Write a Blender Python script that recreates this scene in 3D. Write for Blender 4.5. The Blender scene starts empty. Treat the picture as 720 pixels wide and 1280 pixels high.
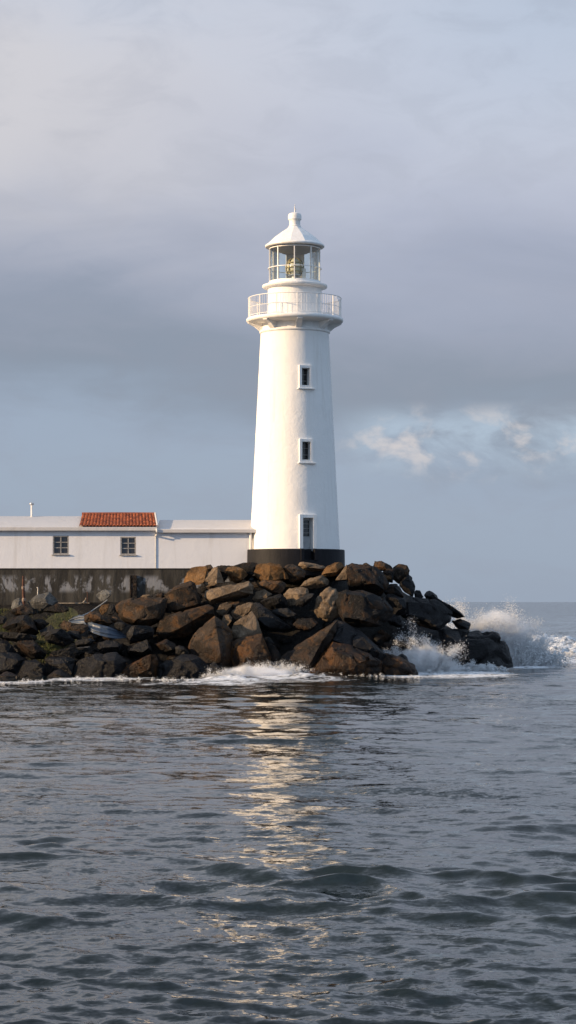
import bpy, bmesh, math, random
import numpy as np
from mathutils import Vector, noise as mnoise

random.seed(7); rng = np.random.default_rng(7)
R = math.radians
S = bpy.context.scene
COL = S.collection
CAMZ = 4.2
F = 2700.0          # focal length in photo pixels (720 x 1280)

def P(px, py, d):   # where the ray of a photo pixel is at depth d (metres)
    return Vector(((px-360)*d/F, d, CAMZ+(752-py)*d/F))

# ------------------------------------------------------------------ materials
def new_mat(name):
    m = bpy.data.materials.new(name); m.use_nodes = True
    nt = m.node_tree
    return m, nt, nt.nodes['Principled BSDF']

class N:
    def __init__(s, nt): s.nt = nt
    def n(s, t, **kw):
        o = s.nt.nodes.new(t)
        for k, v in kw.items():
            if k in ('operation', 'blend_type', 'data_type', 'feature', 'distance', 'noise_dimensions', 'interpolation_type', 'attribute_name', 'sky_type', 'normalize', 'clamp', 'attribute_type', 'use_clamp', 'noise_type'):
                setattr(o, k, v)
            else:
                o.inputs[k.replace('_', ' ')].default_value = v
        return o
    def l(s, a, b): s.nt.links.new(a, b)
    def math(s, op, a, b=None, c=None, clamp=False):
        o = s.nt.nodes.new('ShaderNodeMath'); o.operation = op; o.use_clamp = clamp
        for i, v in enumerate((a, b, c)):
            if v is None: continue
            if isinstance(v, (int, float)): o.inputs[i].default_value = v
            else: s.l(v, o.inputs[i])
        return o.outputs[0]
    def mix(s, f, a, b, blend='MIX'):
        o = s.nt.nodes.new('ShaderNodeMix'); o.data_type = 'RGBA'; o.blend_type = blend
        for sock, v in ((o.inputs[0], f), (o.inputs[6], a), (o.inputs[7], b)):
            if isinstance(v, (int, float)): sock.default_value = v
            elif isinstance(v, tuple): sock.default_value = (*v, 1) if len(v) == 3 else v
            else: s.l(v, sock)
        return o.outputs[2]
    def ss(s, x, lo, hi, a=0., b=1.):
        o = s.nt.nodes.new('ShaderNodeMapRange'); o.interpolation_type = 'SMOOTHSTEP'
        s.l(x, o.inputs[0])
        for i, v in zip((1, 2, 3, 4), (lo, hi, a, b)): o.inputs[i].default_value = v
        return o.outputs[0]
    def noise(s, vec, scale, detail=4., rough=.55, dist=0.):
        o = s.nt.nodes.new('ShaderNodeTexNoise')
        o.inputs['Scale'].default_value = scale; o.inputs['Detail'].default_value = detail
        o.inputs['Roughness'].default_value = rough; o.inputs['Distortion'].default_value = dist
        if vec is not None: s.l(vec, o.inputs['Vector'])
        return o.outputs[0]
    def mapping(s, vec, scale=(1, 1, 1), loc=(0, 0, 0), rot=(0, 0, 0)):
        o = s.nt.nodes.new('ShaderNodeMapping')
        o.inputs['Scale'].default_value = scale; o.inputs['Location'].default_value = loc; o.inputs['Rotation'].default_value = rot
        s.l(vec, o.inputs['Vector']); return o.outputs[0]
    def bump(s, h, strength, dist, normal=None):
        o = s.nt.nodes.new('ShaderNodeBump'); o.inputs['Strength'].default_value = strength; o.inputs['Distance'].default_value = dist
        s.l(h, o.inputs['Height'])
        if normal is not None: s.l(normal, o.inputs['Normal'])
        return o.outputs[0]

def simple(name, c1, c2=None, rough=.6, scale=3., bump=.0, bscale=20., metallic=0., vstretch=1., spec=.5, lo=.35, hi=.65):
    m, nt, b = new_mat(name); k = N(nt)
    tc = k.n('ShaderNodeTexCoord').outputs['Object']
    v = k.mapping(tc, (1, 1, vstretch))
    if c2 is None: c2 = tuple(x*.8 for x in c1)
    f = k.ss(k.noise(v, scale, 6, .6), lo, hi)
    k.l(k.mix(f, c1, c2), b.inputs['Base Color'])
    b.inputs['Roughness'].default_value = rough; b.inputs['Metallic'].default_value = metallic
    b.inputs['Specular IOR Level'].default_value = spec
    if bump: k.l(k.bump(k.noise(v, bscale, 5, .6), 1., bump), b.inputs['Normal'])
    return m

def plaster(name, base, dirt, amount=.35, rough=.7, relief=.052):
    m, nt, b = new_mat(name); k = N(nt)
    tc = k.n('ShaderNodeTexCoord').outputs['Object']
    streak = k.noise(k.mapping(tc, (1.1, 1.1, .12)), 1.6, 6, .65, .4)
    patch = k.noise(tc, .7, 5, .6, .3)
    fine = k.noise(tc, 9., 5, .7)
    f = k.math('MULTIPLY', k.ss(streak, .5, .78), amount)
    f2 = k.math('MULTIPLY', k.ss(patch, .5, .75), amount*.5)
    c = k.mix(f, base, dirt); c = k.mix(f2, c, tuple(x*.86 for x in base))
    c = k.mix(k.math('MULTIPLY', k.ss(fine, .55, .75), .12), c, dirt)
    k.l(c, b.inputs['Base Color'])
    b.inputs['Roughness'].default_value = rough; b.inputs['Specular IOR Level'].default_value = .3
    mid = k.noise(tc, 2.6, 5, .65, .3)
    h = k.math('ADD', k.math('MULTIPLY', patch, .6), k.math('ADD', k.math('MULTIPLY', fine, .2), k.math('MULTIPLY', mid, .5)))
    k.l(k.bump(h, 1., relief), b.inputs['Normal'])
    return m

def rock_mat(name, dark, mid, light, wet=0., gloss=.6, rust=.0):
    m, nt, b = new_mat(name); k = N(nt)
    tc = k.n('ShaderNodeTexCoord').outputs['Object']
    info = k.n('ShaderNodeObjectInfo')
    off = k.n('ShaderNodeVectorMath', operation='ADD'); k.l(tc, off.inputs[0])
    cmb = k.n('ShaderNodeCombineXYZ')
    r100 = k.math('MULTIPLY', info.outputs['Random'], 90.)
    k.l(r100, cmb.inputs[0]); k.l(r100, cmb.inputs[1]); k.l(cmb.outputs[0], off.inputs[1])
    v = off.outputs[0]
    n1 = k.noise(v, .9, 6, .6, .4); n2 = k.noise(v, 4.5, 7, .68, .2); n3 = k.noise(v, 22., 4, .6)
    c = k.mix(k.ss(n1, .38, .62), mid, dark)
    c = k.mix(k.math('MULTIPLY', k.ss(n2, .52, .72), .75), c, light)
    c = k.mix(k.math('MULTIPLY', k.ss(n3, .5, .75), .4), c, dark)
    if rust:
        n4 = k.noise(k.mapping(v, (1, 1, 1), (5, 3, 8)), 1.3, 6, .65, .6)
        c = k.mix(k.math('MULTIPLY', k.ss(n4, .48, .6), rust), c, (.21, .095, .026))
    # pale mineral veins and lichen specks
    vor = k.n('ShaderNodeTexNoise'); vor.inputs['Scale'].default_value = 1.6; vor.inputs['Detail'].default_value = 3
    vor.inputs['Distortion'].default_value = 1.2; k.l(v, vor.inputs['Vector'])
    ridge = k.math('ABSOLUTE', k.math('SUBTRACT', vor.outputs[0], .5))
    c = k.mix(k.math('MULTIPLY', k.ss(ridge, .0, .008, 1, 0), .18), c, (.3, .29, .27))
    val = k.n('ShaderNodeHueSaturation'); k.l(c, val.inputs['Color'])
    k.l(k.math('MULTIPLY_ADD', info.outputs['Random'], .5, .75), val.inputs['Value'])
    c = val.outputs[0]
    geo = k.n('ShaderNodeNewGeometry'); sep = k.n('ShaderNodeSeparateXYZ'); k.l(geo.outputs['Position'], sep.inputs[0])
    zz = k.math('MULTIPLY_ADD', n1, 1.4, sep.outputs[2])
    wetf = k.ss(zz, 1.9, 3.0, 1., wet)          # tide-wetted stone stays dark
    c = k.mix(wetf, c, k.mix(1., c, (.45, .43, .44), 'MULTIPLY'))
    k.l(c, b.inputs['Base Color'])
    k.l(k.math('MULTIPLY_ADD', wetf, .30-gloss, k.math('MULTIPLY_ADD', n2, .25, gloss-.1)), b.inputs['Roughness'])
    k.l(k.math('MULTIPLY_ADD', wetf, .10, .12), b.inputs['Specular IOR Level'])
    h = k.math('ADD', k.math('MULTIPLY', n2, .8), k.math('MULTIPLY', n3, .3))
    h = k.math('ADD', h, k.math('MULTIPLY', k.ss(ridge, 0, .05), .15))
    k.l(k.bump(h, 1., .15), b.inputs['Normal'])
    return m

M = {}
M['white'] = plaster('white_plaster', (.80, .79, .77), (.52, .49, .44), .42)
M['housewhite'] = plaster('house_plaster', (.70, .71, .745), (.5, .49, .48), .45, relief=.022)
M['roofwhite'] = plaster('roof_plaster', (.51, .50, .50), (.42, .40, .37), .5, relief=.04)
M['metalwhite'] = simple('white_painted_metal', (.80, .79, .77), (.74, .72, .69), .42, 5., .004, 30)
M['black'] = simple('black_tar_paint', (.005, .0055, .008), (.011, .011, .014), .6, 2.5, .015, 12, vstretch=.3, spec=.2)
M['glassdark'] = simple('dark_window_glass', (.016, .017, .02), (.03, .03, .035), .12, 2.)
M['greywood'] = simple('grey_weathered_wood', (.22, .21, .2), (.36, .35, .34), .7, 9., .004, 40)
M['doorgrey'] = simple('grey_painted_door', (.34, .36, .38), (.42, .44, .46), .5, 3.)
M['brass'] = simple('aged_brass', (.42, .32, .14), (.20, .17, .08), .4, 9., metallic=.35)
M['interior'] = simple('grey_painted_ceiling', (.26, .235, .215), (.2, .18, .165), .7, 2.)
M['steel'] = simple('dull_steel', (.5, .5, .5), (.35, .34, .33), .45, 8., metallic=.6)
M['rusty'] = simple('rusty_iron', (.05, .018, .012), (.11, .045, .025), .85, 9., .02, 30)
M['paintflake'] = simple('flaking_pale_paint', (.3, .25, .21), (.11, .05, .03), .8, 12., .01, 30)
M['tarp'] = simple('pale_blue_tarpaulin', (.05, .07, .10), (.04, .055, .08), .4, 2.5, .02, 6)
M['wood'] = simple('bleached_driftwood', (.30, .25, .19), (.2, .16, .12), .8, 6., .02, 20)
M['rope'] = simple('bleached_rope', (.5, .5, .48), (.35, .34, .32), .8, 12.)

def glass_thin():
    m, nt, b = new_mat('lantern_glass'); k = N(nt); nt.nodes.remove(b)
    out = [n for n in nt.nodes if n.type == 'OUTPUT_MATERIAL'][0]
    t = k.n('ShaderNodeBsdfTransparent'); t.inputs[0].default_value = (.9, .95, .95, 1)
    g = k.n('ShaderNodeBsdfGlossy'); g.inputs['Roughness'].default_value = .03
    fr = k.n('ShaderNodeFresnel'); fr.inputs[0].default_value = 1.5
    mx = k.n('ShaderNodeMixShader'); k.l(k.math('MULTIPLY_ADD', fr.outputs[0], .7, .02), mx.inputs[0])
    k.l(t.outputs[0], mx.inputs[1]); k.l(g.outputs[0], mx.inputs[2]); k.l(mx.outputs[0], out.inputs[0])
    return m
M['glass'] = glass_thin()
def lens_glass():
    m, nt, b = new_mat('prism_glass')
    b.inputs['Base Color'].default_value = (.85, .8, .6, 1); b.inputs['Transmission Weight'].default_value = .25
    b.inputs['Roughness'].default_value = .2; b.inputs['IOR'].default_value = 1.5
    return m
M['lens'] = lens_glass()

M['r_brown'] = rock_mat('brown_basalt', (0.02122, 0.01657, 0.01326), (0.04641, 0.03514, 0.02718), (0.07956, 0.05834, 0.04243), 0, .75, .25)
M['r_ochre'] = rock_mat('ochre_stone', (0.054, 0.0324, 0.0162), (0.144, 0.0828, 0.0378), (0.207, 0.1305, 0.072), 0, .8, .3)
M['r_tan'] = rock_mat('tan_stone', (0.081, 0.0594, 0.0405), (0.171, 0.126, 0.0855), (0.261, 0.2025, 0.144), 0, .8)
M['r_grey'] = rock_mat('grey_basalt', (0.009945, 0.009945, 0.01053), (0.02048, 0.02048, 0.02165), (0.04095, 0.04095, 0.04212), .15, .62)
M['r_pale'] = rock_mat('pale_grey_stone', (.06, .06, .058), (.11, .11, .106), (.17, .17, .16), 0, .75)
M['r_black'] = rock_mat('wet_black_basalt', (0.006, 0.006, 0.0075), (0.01125, 0.01125, 0.0135), (0.0225, 0.0225, 0.0255), .75, .42)
M['r_rust'] = rock_mat('algae_stained_rock', (.022, .013, .008), (.05, .027, .013), (.10, .055, .02), .3, .5, .6)
M['r_dark'] = rock_mat('dark_basalt', (0.00546, 0.005187, 0.00546), (0.01092, 0.01037, 0.01037), (0.02075, 0.01966, 0.01911), .2, .6, .12)
M['terrain'] = rock_mat('shore_rubble', (.006, .0055, .005), (.011, .010, .009), (.018, .016, .015), .4, .8)

def concrete_wall():
    m, nt, b = new_mat('stained_concrete'); k = N(nt)
    tc = k.n('ShaderNodeTexCoord').outputs['Object']
    sep = k.n('ShaderNodeSeparateXYZ'); k.l(tc, sep.inputs[0])
    st = k.noise(k.mapping(tc, (1.3, 1, .25)), 1.5, 7, .65, .3)
    pt = k.noise(k.mapping(tc, (.85, 1, .5), (3, 0, 1)), 1.3, 8, .66, .25)
    fn = k.noise(tc, 8, 6, .7)
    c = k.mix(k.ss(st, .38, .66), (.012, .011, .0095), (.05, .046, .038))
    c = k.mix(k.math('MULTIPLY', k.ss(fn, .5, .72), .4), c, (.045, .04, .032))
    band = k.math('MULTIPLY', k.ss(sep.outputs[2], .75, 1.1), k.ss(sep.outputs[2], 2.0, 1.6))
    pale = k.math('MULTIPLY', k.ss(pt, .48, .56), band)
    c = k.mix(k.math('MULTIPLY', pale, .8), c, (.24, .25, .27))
    k.l(c, b.inputs['Base Color']); b.inputs['Roughness'].default_value = .85
    k.l(k.bump(k.math('ADD', st, k.math('MULTIPLY', fn, .4)), 1., .05), b.inputs['Normal'])
    return m
M['concrete'] = concrete_wall()

def tile_mat():
    m, nt, b = new_mat('terracotta_tile'); k = N(nt)
    tc = k.n('ShaderNodeTexCoord').outputs['Object']
    a = k.n('ShaderNodeAttribute', attribute_name='tile_tone')
    c = k.mix(a.outputs['Fac'], (.18, .042, .017), (.46, .125, .042))
    c = k.mix(k.math('MULTIPLY', k.ss(k.noise(tc, 5, 6, .7), .5, .7), .6), c, (.06, .02, .012))
    c = k.mix(k.math('MULTIPLY', k.ss(k.noise(tc, 13, 4, .7), .6, .75), .5), c, (.33, .15, .08))
    k.l(c, b.inputs['Base Color']); b.inputs['Roughness'].default_value = .75
    k.l(k.bump(k.noise(tc, 25, 4), 1., .012), b.inputs['Normal'])
    return m
M['tile'] = tile_mat()

def grass_mat():
    m, nt, b = new_mat('grass_blades'); k = N(nt)
    tc = k.n('ShaderNodeTexCoord').outputs['Object']
    c = k.mix(k.ss(k.noise(tc, 1.2, 4), .35, .65), (.06, .085, .015), (.13, .12, .03))
    c = k.mix(k.ss(k.noise(tc, 20, 2), .4, .7), c, (.035, .05, .01))
    k.l(c, b.inputs['Base Color']); b.inputs['Roughness'].default_value = .7
    return m
M['grass'] = grass_mat()

def spray_mat():
    m, nt, b = new_mat('white_water_drops')
    b.inputs['Base Color'].default_value = (.96, .97, .98, 1); b.inputs['Roughness'].default_value = .6
    b.inputs['Subsurface Weight'].default_value = 0.
    k = N(nt); tr = k.n('ShaderNodeBsdfTranslucent'); tr.inputs[0].default_value = (.96, .97, .98, 1)
    mx = k.n('ShaderNodeMixShader'); mx.inputs[0].default_value = .6
    out = [n for n in nt.nodes if n.type == 'OUTPUT_MATERIAL'][0]
    k.l(b.outputs[0], mx.inputs[1]); k.l(tr.outputs[0], mx.inputs[2]); k.l(mx.outputs[0], out.inputs[0])
    return m
M['spray'] = spray_mat()

RIP1, RIP2, RIP3 = .6, .75, .42      # slope of the ripples finer than the mesh
def water_mat():
    m, nt, b = new_mat('sea_water'); k = N(nt)
    tc = k.n('ShaderNodeTexCoord').outputs['Object']
    b.inputs['IOR'].default_value = 1.333
    fa = k.n('ShaderNodeAttribute', attribute_name='foam').outputs['Fac']
    # lacy foam: thin strands where the mask is low, closed white where it is high
    w1 = k.noise(k.mapping(tc, (1, .55, 1)), 1.1, 8, .68, .8)
    w2 = k.noise(tc, 4.5, 5, .7, .4)
    wv = k.math('ADD', k.math('MULTIPLY', w1, .65), k.math('MULTIPLY', w2, .35))
    th = k.math('MULTIPLY_ADD', fa, -.36, .73)
    f = k.math('DIVIDE', k.math('SUBTRACT', wv, th), .13, clamp=True)
    f = k.math('MULTIPLY', f, k.ss(fa, .02, .25))
    base = k.mix(k.ss(k.noise(tc, .05, 4), .4, .6), (.005, .010, .012), (.007, .013, .014))
    k.l(k.mix(f, base, k.mix(k.ss(w2, .35, .65), (.50, .53, .56), (.82, .83, .84))), b.inputs['Base Color'])
    k.l(k.math('MULTIPLY_ADD', f, .5, .06), b.inputs['Roughness'])
    # ripples finer than the mesh, stretched along the crests, patchy like gusts
    gust = k.math('MULTIPLY', k.ss(k.noise(k.mapping(tc, (1, .6, 1)), .10, 3, .5), .35, .65, .35, 1.1), k.n('ShaderNodeAttribute', attribute_name='ripple').outputs['Fac'])
    def vnoise(vec, scale, detail):
        o = nt.nodes.new('ShaderNodeTexNoise'); o.inputs['Scale'].default_value = scale; o.inputs['Detail'].default_value = detail
        o.inputs['Roughness'].default_value = .55; o.inputs['Distortion'].default_value = .6; k.l(vec, o.inputs['Vector'])
        a = k.n('ShaderNodeVectorMath', operation='SUBTRACT'); k.l(o.outputs['Color'], a.inputs[0]); a.inputs[1].default_value = (.5, .5, .5)
        return a.outputs[0]
    def vscale(v, f):
        a = k.n('ShaderNodeVectorMath', operation='MULTIPLY'); k.l(v, a.inputs[0])
        c = k.n('ShaderNodeCombineXYZ')
        for q, w in ((0, .9), (1, 1.)):
            k.l(k.math('MULTIPLY', gust, f*w), c.inputs[q])
        k.l(c.outputs[0], a.inputs[1]); return a.outputs[0]
    def vadd(a, b):
        o = k.n('ShaderNodeVectorMath', operation='ADD'); k.l(a, o.inputs[0]); k.l(b, o.inputs[1]); return o.outputs[0]
    vA = k.mapping(tc, (.8, 1.5, 1), rot=(0, 0, R(14))); vB = k.mapping(tc, (1, 1.7, 1), rot=(0, 0, R(-18))); vC = k.mapping(tc, (1, 1.3, 1), rot=(0, 0, R(5)))
    geo = k.n('ShaderNodeNewGeometry')
    vD = k.mapping(tc, (.8, 1.3, 1), rot=(0, 0, R(-9)))
    nn = vadd(vadd(geo.outputs['Normal'], vscale(vnoise(vD, .45, 2), .34)), vadd(vscale(vnoise(vA, 1.5, 2), RIP1), vadd(vscale(vnoise(vB, 5., 2), RIP2), vscale(vnoise(vC, 13., 2), RIP3))))
    nz = k.n('ShaderNodeVectorMath', operation='NORMALIZE'); k.l(nn, nz.inputs[0])
    k.l(k.bump(f, .8, .05, nz.outputs[0]), b.inputs['Normal'])
    return m
M['water'] = water_mat()

# ------------------------------------------------------------------ object helpers
def props(o, label=None, cat=None, group=None, kind=None):
    for k_, v in (('label', label), ('category', cat), ('group', group), ('kind', kind)):
        if v: o[k_] = v
    return o
def link(name, me, m, parent=None, loc=(0, 0, 0)):
    o = bpy.data.objects.new(name, me); COL.objects.link(o)
    if m is not None and not me.materials: me.materials.append(m)
    o.location = loc
    if parent: o.parent = parent
    return o
def obj(name, bm, m, parent=None, loc=(0, 0, 0), smooth=None):
    me = bpy.data.meshes.new(name)
    bmesh.ops.recalc_face_normals(bm, faces=bm.faces)
    bm.to_mesh(me); bm.free()
    if smooth is not None:
        me.shade_smooth() if smooth >= 180 else (me.shade_smooth(), me.set_sharp_from_angle(angle=R(smooth)))
    return link(name, me, m, parent, loc)
def empty(name, loc, label, cat, group=None, kind=None):
    o = bpy.data.objects.new(name, None); COL.objects.link(o); o.location = loc
    return props(o, label, cat, group, kind)
def box(bm, c, s, rot=None, bev=0.):
    r = bmesh.ops.create_cube(bm, size=1); vs = r['verts']
    for v in vs:
        p = Vector((v.co.x*s[0], v.co.y*s[1], v.co.z*s[2]))
        if rot is not None: p = rot @ p
        v.co = p+Vector(c)
    if bev:
        es = list({e for v in vs for e in v.link_edges})
        bmesh.ops.bevel(bm, geom=es, offset=bev, segments=2, affect='EDGES', profile=.6)
    return vs
def lathe(bm, prof, seg=64, closed=False, a0=0., a1=2*math.pi):
    full = abs(a1-a0-2*math.pi) < 1e-6
    n = seg if full else seg+1
    rings = []
    for i in range(n):
        a = a0+(a1-a0)*i/seg
        rings.append([bm.verts.new((r*math.cos(a), r*math.sin(a), z)) for r, z in prof])
    cnt = len(prof)
    for i in range(seg):
        A, B = rings[i], rings[(i+1) % n]
        for j in range(cnt if closed else cnt-1):
            j2 = (j+1) % cnt
            bm.faces.new((A[j], B[j], B[j2], A[j2]))
    bmesh.ops.remove_doubles(bm, verts=bm.verts[:], dist=1e-5)
def tube(bm, pts, r, seg=8):
    rings = []
    for i, p in enumerate(pts):
        p = Vector(p)
        d = (Vector(pts[min(i+1, len(pts)-1)])-Vector(pts[max(i-1, 0)])).normalized()
        u = d.orthogonal().normalized() if abs(d.z) > .9 else d.cross(Vector((0, 0, 1))).normalized()
        w = d.cross(u)
        rr = r[i] if isinstance(r, (list, tuple)) else r
        rings.append([bm.verts.new(p+(u*math.cos(2*math.pi*k/seg)+w*math.sin(2*math.pi*k/seg))*rr) for k in range(seg)])
    for a, b in zip(rings, rings[1:]):
        for k in range(seg): bm.faces.new((a[k], a[(k+1) % seg], b[(k+1) % seg], b[k]))
    bm.faces.new(rings[0]); bm.faces.new(rings[-1])
def boolean_cut(o, cutters):
    for c in cutters:
        md = o.modifiers.new('b', 'BOOLEAN'); md.object = c; md.operation = 'DIFFERENCE'; md.solver = 'EXACT'
    dg = bpy.context.evaluated_depsgraph_get()
    me = bpy.data.meshes.new_from_object(o.evaluated_get(dg))
    o.modifiers.clear(); old = o.data; o.data = me
    for c in cutters: bpy.data.objects.remove(c)
    return o
def cutter(c, s, rot=None):
    bm = bmesh.new(); box(bm, c, s, rot)
    me = bpy.data.meshes.new('cut'); bm.to_mesh(me); bm.free()
    o = bpy.data.objects.new('cut', me); COL.objects.link(o); return o

# ------------------------------------------------------------------ camera
cam = bpy.data.cameras.new('camera'); co = bpy.data.objects.new('camera', cam); COL.objects.link(co)
co.location = (0, 0, CAMZ); co.rotation_euler = (R(90), 0, 0)
cam.sensor_fit = 'AUTO'; cam.sensor_width = 36; cam.lens = F/1280*36
cam.shift_y = 112/1280; cam.clip_start = .5; cam.clip_end = 40000
S.camera = co

# ------------------------------------------------------------------ light and sky
SUN_AZ, SUN_EL = R(73), R(17)     # from the left, a little on the camera's side, low
to_sun = Vector((-math.sin(SUN_AZ)*math.cos(SUN_EL), -math.cos(SUN_AZ)*math.cos(SUN_EL), math.sin(SUN_EL)))
sl = bpy.data.lights.new('sun', 'SUN'); sl.energy = 5.0; sl.angle = R(.6); sl.color = (1., .71, .42)
so = bpy.data.objects.new('sun', sl); COL.objects.link(so); so.rotation_euler = to_sun.to_track_quat('Z', 'Y').to_euler()

def build_world():
    w = bpy.data.worlds.new('World'); S.world = w; w.use_nodes = True
    nt = w.node_tree; k = N(nt); bg = nt.nodes['Background']
    sky = k.n('ShaderNodeTexSky', sky_type='NISHITA'); sky.sun_disc = False
    sky.sun_elevation = SUN_EL; sky.sun_rotation = math.atan2(to_sun.x, to_sun.y)
    sky.air_density = 1.2; sky.dust_density = 1.5
    d = k.n('ShaderNodeTexCoord').outputs['Generated']
    sp = k.n('ShaderNodeSeparateXYZ'); k.l(d, sp.inputs[0])
    x, y, z = sp.outputs
    az = k.math('ARCTAN2', x, y); el = k.math('ARCSINE', z)
    cv = k.n('ShaderNodeCombineXYZ'); k.l(az, cv.inputs[0]); k.l(el, cv.inputs[1]); v = cv.outputs[0]
    nb = k.noise(k.mapping(v, (7, 20, 1), (1.3, .4, 0)), 1., 4, .5, .6)      # broad folds of the cloud deck
    nf = k.noise(k.mapping(v, (24, 52, 1), (4.1, 2.2, 0)), 1., 6, .58, .5)   # its texture
    e2 = k.math('MULTIPLY_ADD', k.math('SUBTRACT', nb, .5), .075, el)
    e2 = k.math('MULTIPLY_ADD', k.math('SUBTRACT', nf, .5), .026, e2)
    e2 = k.math('MULTIPLY_ADD', az, .10, e2)
    ramp = k.n('ShaderNodeValToRGB'); cr = ramp.color_ramp; cr.interpolation = 'B_SPLINE'
    stops = [(0.00, (.335, .405, .51)), (.05, (.34, .415, .54)), (.072, (.335, .41, .54)), (.096, (.245, .292, .38)),
             (.118, (.275, .315, .405)), (.15, (.36, .395, .515)), (.185, (.475, .505, .625)), (.23, (.60, .625, .725)), (.29, (.60, .65, .76)), (.40, (.30, .34, .42)), (.8, (.25, .29, .36))]
    sc = 1.0
    for i, (p_, c) in enumerate(stops):
        e = cr.elements[i] if i < 2 else cr.elements.new(p_)
        e.position = p_; e.color = (*c, 1)
    k.l(e2, ramp.inputs[0])
    cloud = ramp.outputs[0]
    # warm brightness where the sun gets under the cloud on the left
    warm = k.math('MULTIPLY', k.ss(az, .06, -.16), k.math('MULTIPLY', k.ss(e2, .12, .20), k.ss(e2, .30, .22)))
    cloud = k.mix(k.math('MULTIPLY', warm, .75), cloud, (.70, .67, .68))
    cool = k.math('MULTIPLY', k.ss(az, -.02, .13), k.ss(el, .17, .27))
    cloud = k.mix(k.math('MULTIPLY', cool, .55), cloud, (.46, .55, .70))
    cloud = k.mix(k.math('MULTIPLY', k.ss(nf, .42, .68), .16), cloud, (.30, .32, .40))
    # a torn gap low on the right: pale blue with sunlit cloud tops
    gx = k.math('MULTIPLY', k.ss(az, .015, .05), k.ss(az, .30, .16))
    gn = k.noise(k.mapping(v, (20, 42, 1), (.35, 7.7, 0)), 1., 6, .6, .4)
    gap = k.math('MULTIPLY', gx, k.math('MULTIPLY', k.ss(el, .052, .072), k.ss(el, .094, .078)))
    cloud = k.mix(k.math('MULTIPLY', gap, k.ss(gn, .34, .60)), cloud, (.43, .53, .66))
    puff = k.noise(k.mapping(v, (46, 60, 1), (2.9, 1.2, 0)), 1., 6, .55, .3)
    cloud = k.mix(k.math('MULTIPLY', gap, k.math('MULTIPLY', k.ss(puff, .49, .69), .85)), cloud, (.70, .65, .655))
    # unseen sky overhead, sideways and behind: brightened and blued to fill the tower's shade
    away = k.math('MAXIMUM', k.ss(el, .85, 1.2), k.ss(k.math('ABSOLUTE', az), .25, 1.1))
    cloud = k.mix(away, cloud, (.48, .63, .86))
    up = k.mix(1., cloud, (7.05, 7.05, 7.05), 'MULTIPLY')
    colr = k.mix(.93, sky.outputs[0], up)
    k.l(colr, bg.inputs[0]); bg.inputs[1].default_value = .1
build_world()

# ------------------------------------------------------------------ shore terrain
def terrain_z(X, Y):
    px = 360+X*F/Y
    d0 = np.interp(px, [0, 100, 250, 400, 480, 520, 560, 640, 700], [121.5, 121.5, 121.5, 122.5, 123.5, 127, 132, 140, 152])
    zt = np.interp(px, [-300, 60, 180, 230, 260, 330, 430, 470, 500, 520, 540, 560, 580, 620, 660], [3.35, 3.35, 3.5, 4.7, 5.4, 5.75, 5.75, 5.5, 4.9, 4.4, 3.5, 2.7, 1.7, .0, -2])
    left = np.clip((215-px)/60, 0, 1)
    zt = zt+left*(Y-128)*.23
    zf = -1.1+(Y-d0-1.3)*np.interp(px, [0, 150, 300, 480, 560], [.72, .75, .95, .95, .6])
    z = np.minimum(zt, zf)
    back = 6-(Y-np.interp(px, [0, 300, 400, 450, 560], [137, 136.5, 135.2, 134.5, 136]))*1.1
    return np.minimum(z, back)
def build_terrain():
    xs = np.arange(-26, 16, .25); ys = np.arange(119, 156, .25)
    X, Y = np.meshgrid(xs, ys)
    Z = terrain_z(X, Y)
    nz = np.zeros_like(Z)
    for i in range(40):
        kx, ky = rng.normal(0, 2.2, 2); nz += np.sin(kx*X+ky*Y+rng.uniform(0, 6.28))
    Z = Z+nz*.022
    Z = np.maximum(Z, -3)
    nx, ny = len(xs), len(ys)
    v = np.stack([X, Y, Z], -1).reshape(-1, 3)
    i = np.arange((ny-1)*(nx-1)); r, c = i//(nx-1), i % (nx-1)
    f = np.stack([r*nx+c, r*nx+c+1, (r+1)*nx+c+1, (r+1)*nx+c], -1)
    me = bpy.data.meshes.new('terrain'); me.from_pydata(v.tolist(), [], f.tolist()); me.shade_smooth()
    props(link('terrain', me, M['terrain']), kind='structure')
build_terrain()

# ------------------------------------------------------------------ sea
WL = np.array([(-60, 853), (0, 853), (60, 851), (100, 848), (150, 848), (200, 850), (265, 850), (300, 846), (345, 841), (385, 842), (440, 843), (480, 842), (520, 846), (560, 838), (600, 834), (640, 832), (660, 822)], float)
WLD = CAMZ*F/(WL[:, 1]-752); WLX = (WL[:, 0]-360)*WLD/F
def seg_dist(X, Y):
    best = np.full(X.shape, 1e9)
    for i in range(len(WLX)-1):
        ax, ay, bx, by = WLX[i], WLD[i], WLX[i+1], WLD[i+1]
        dx, dy = bx-ax, by-ay
        t = np.clip(((X-ax)*dx+(Y-ay)*dy)/(dx*dx+dy*dy), 0, 1)
        best = np.minimum(best, np.hypot(X-ax-t*dx, Y-ay-t*dy))
    return best
def blob(X, Y, px, py, rx, ry, rot=0.):
    d = CAMZ*F/(py-752); cx = (px-360)*d/F
    u, v_ = X-cx, Y-d
    c, s = math.cos(rot), math.sin(rot)
    return np.exp(-((u*c+v_*s)/rx)**2-((v_*c-u*s)/ry)**2)
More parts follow.
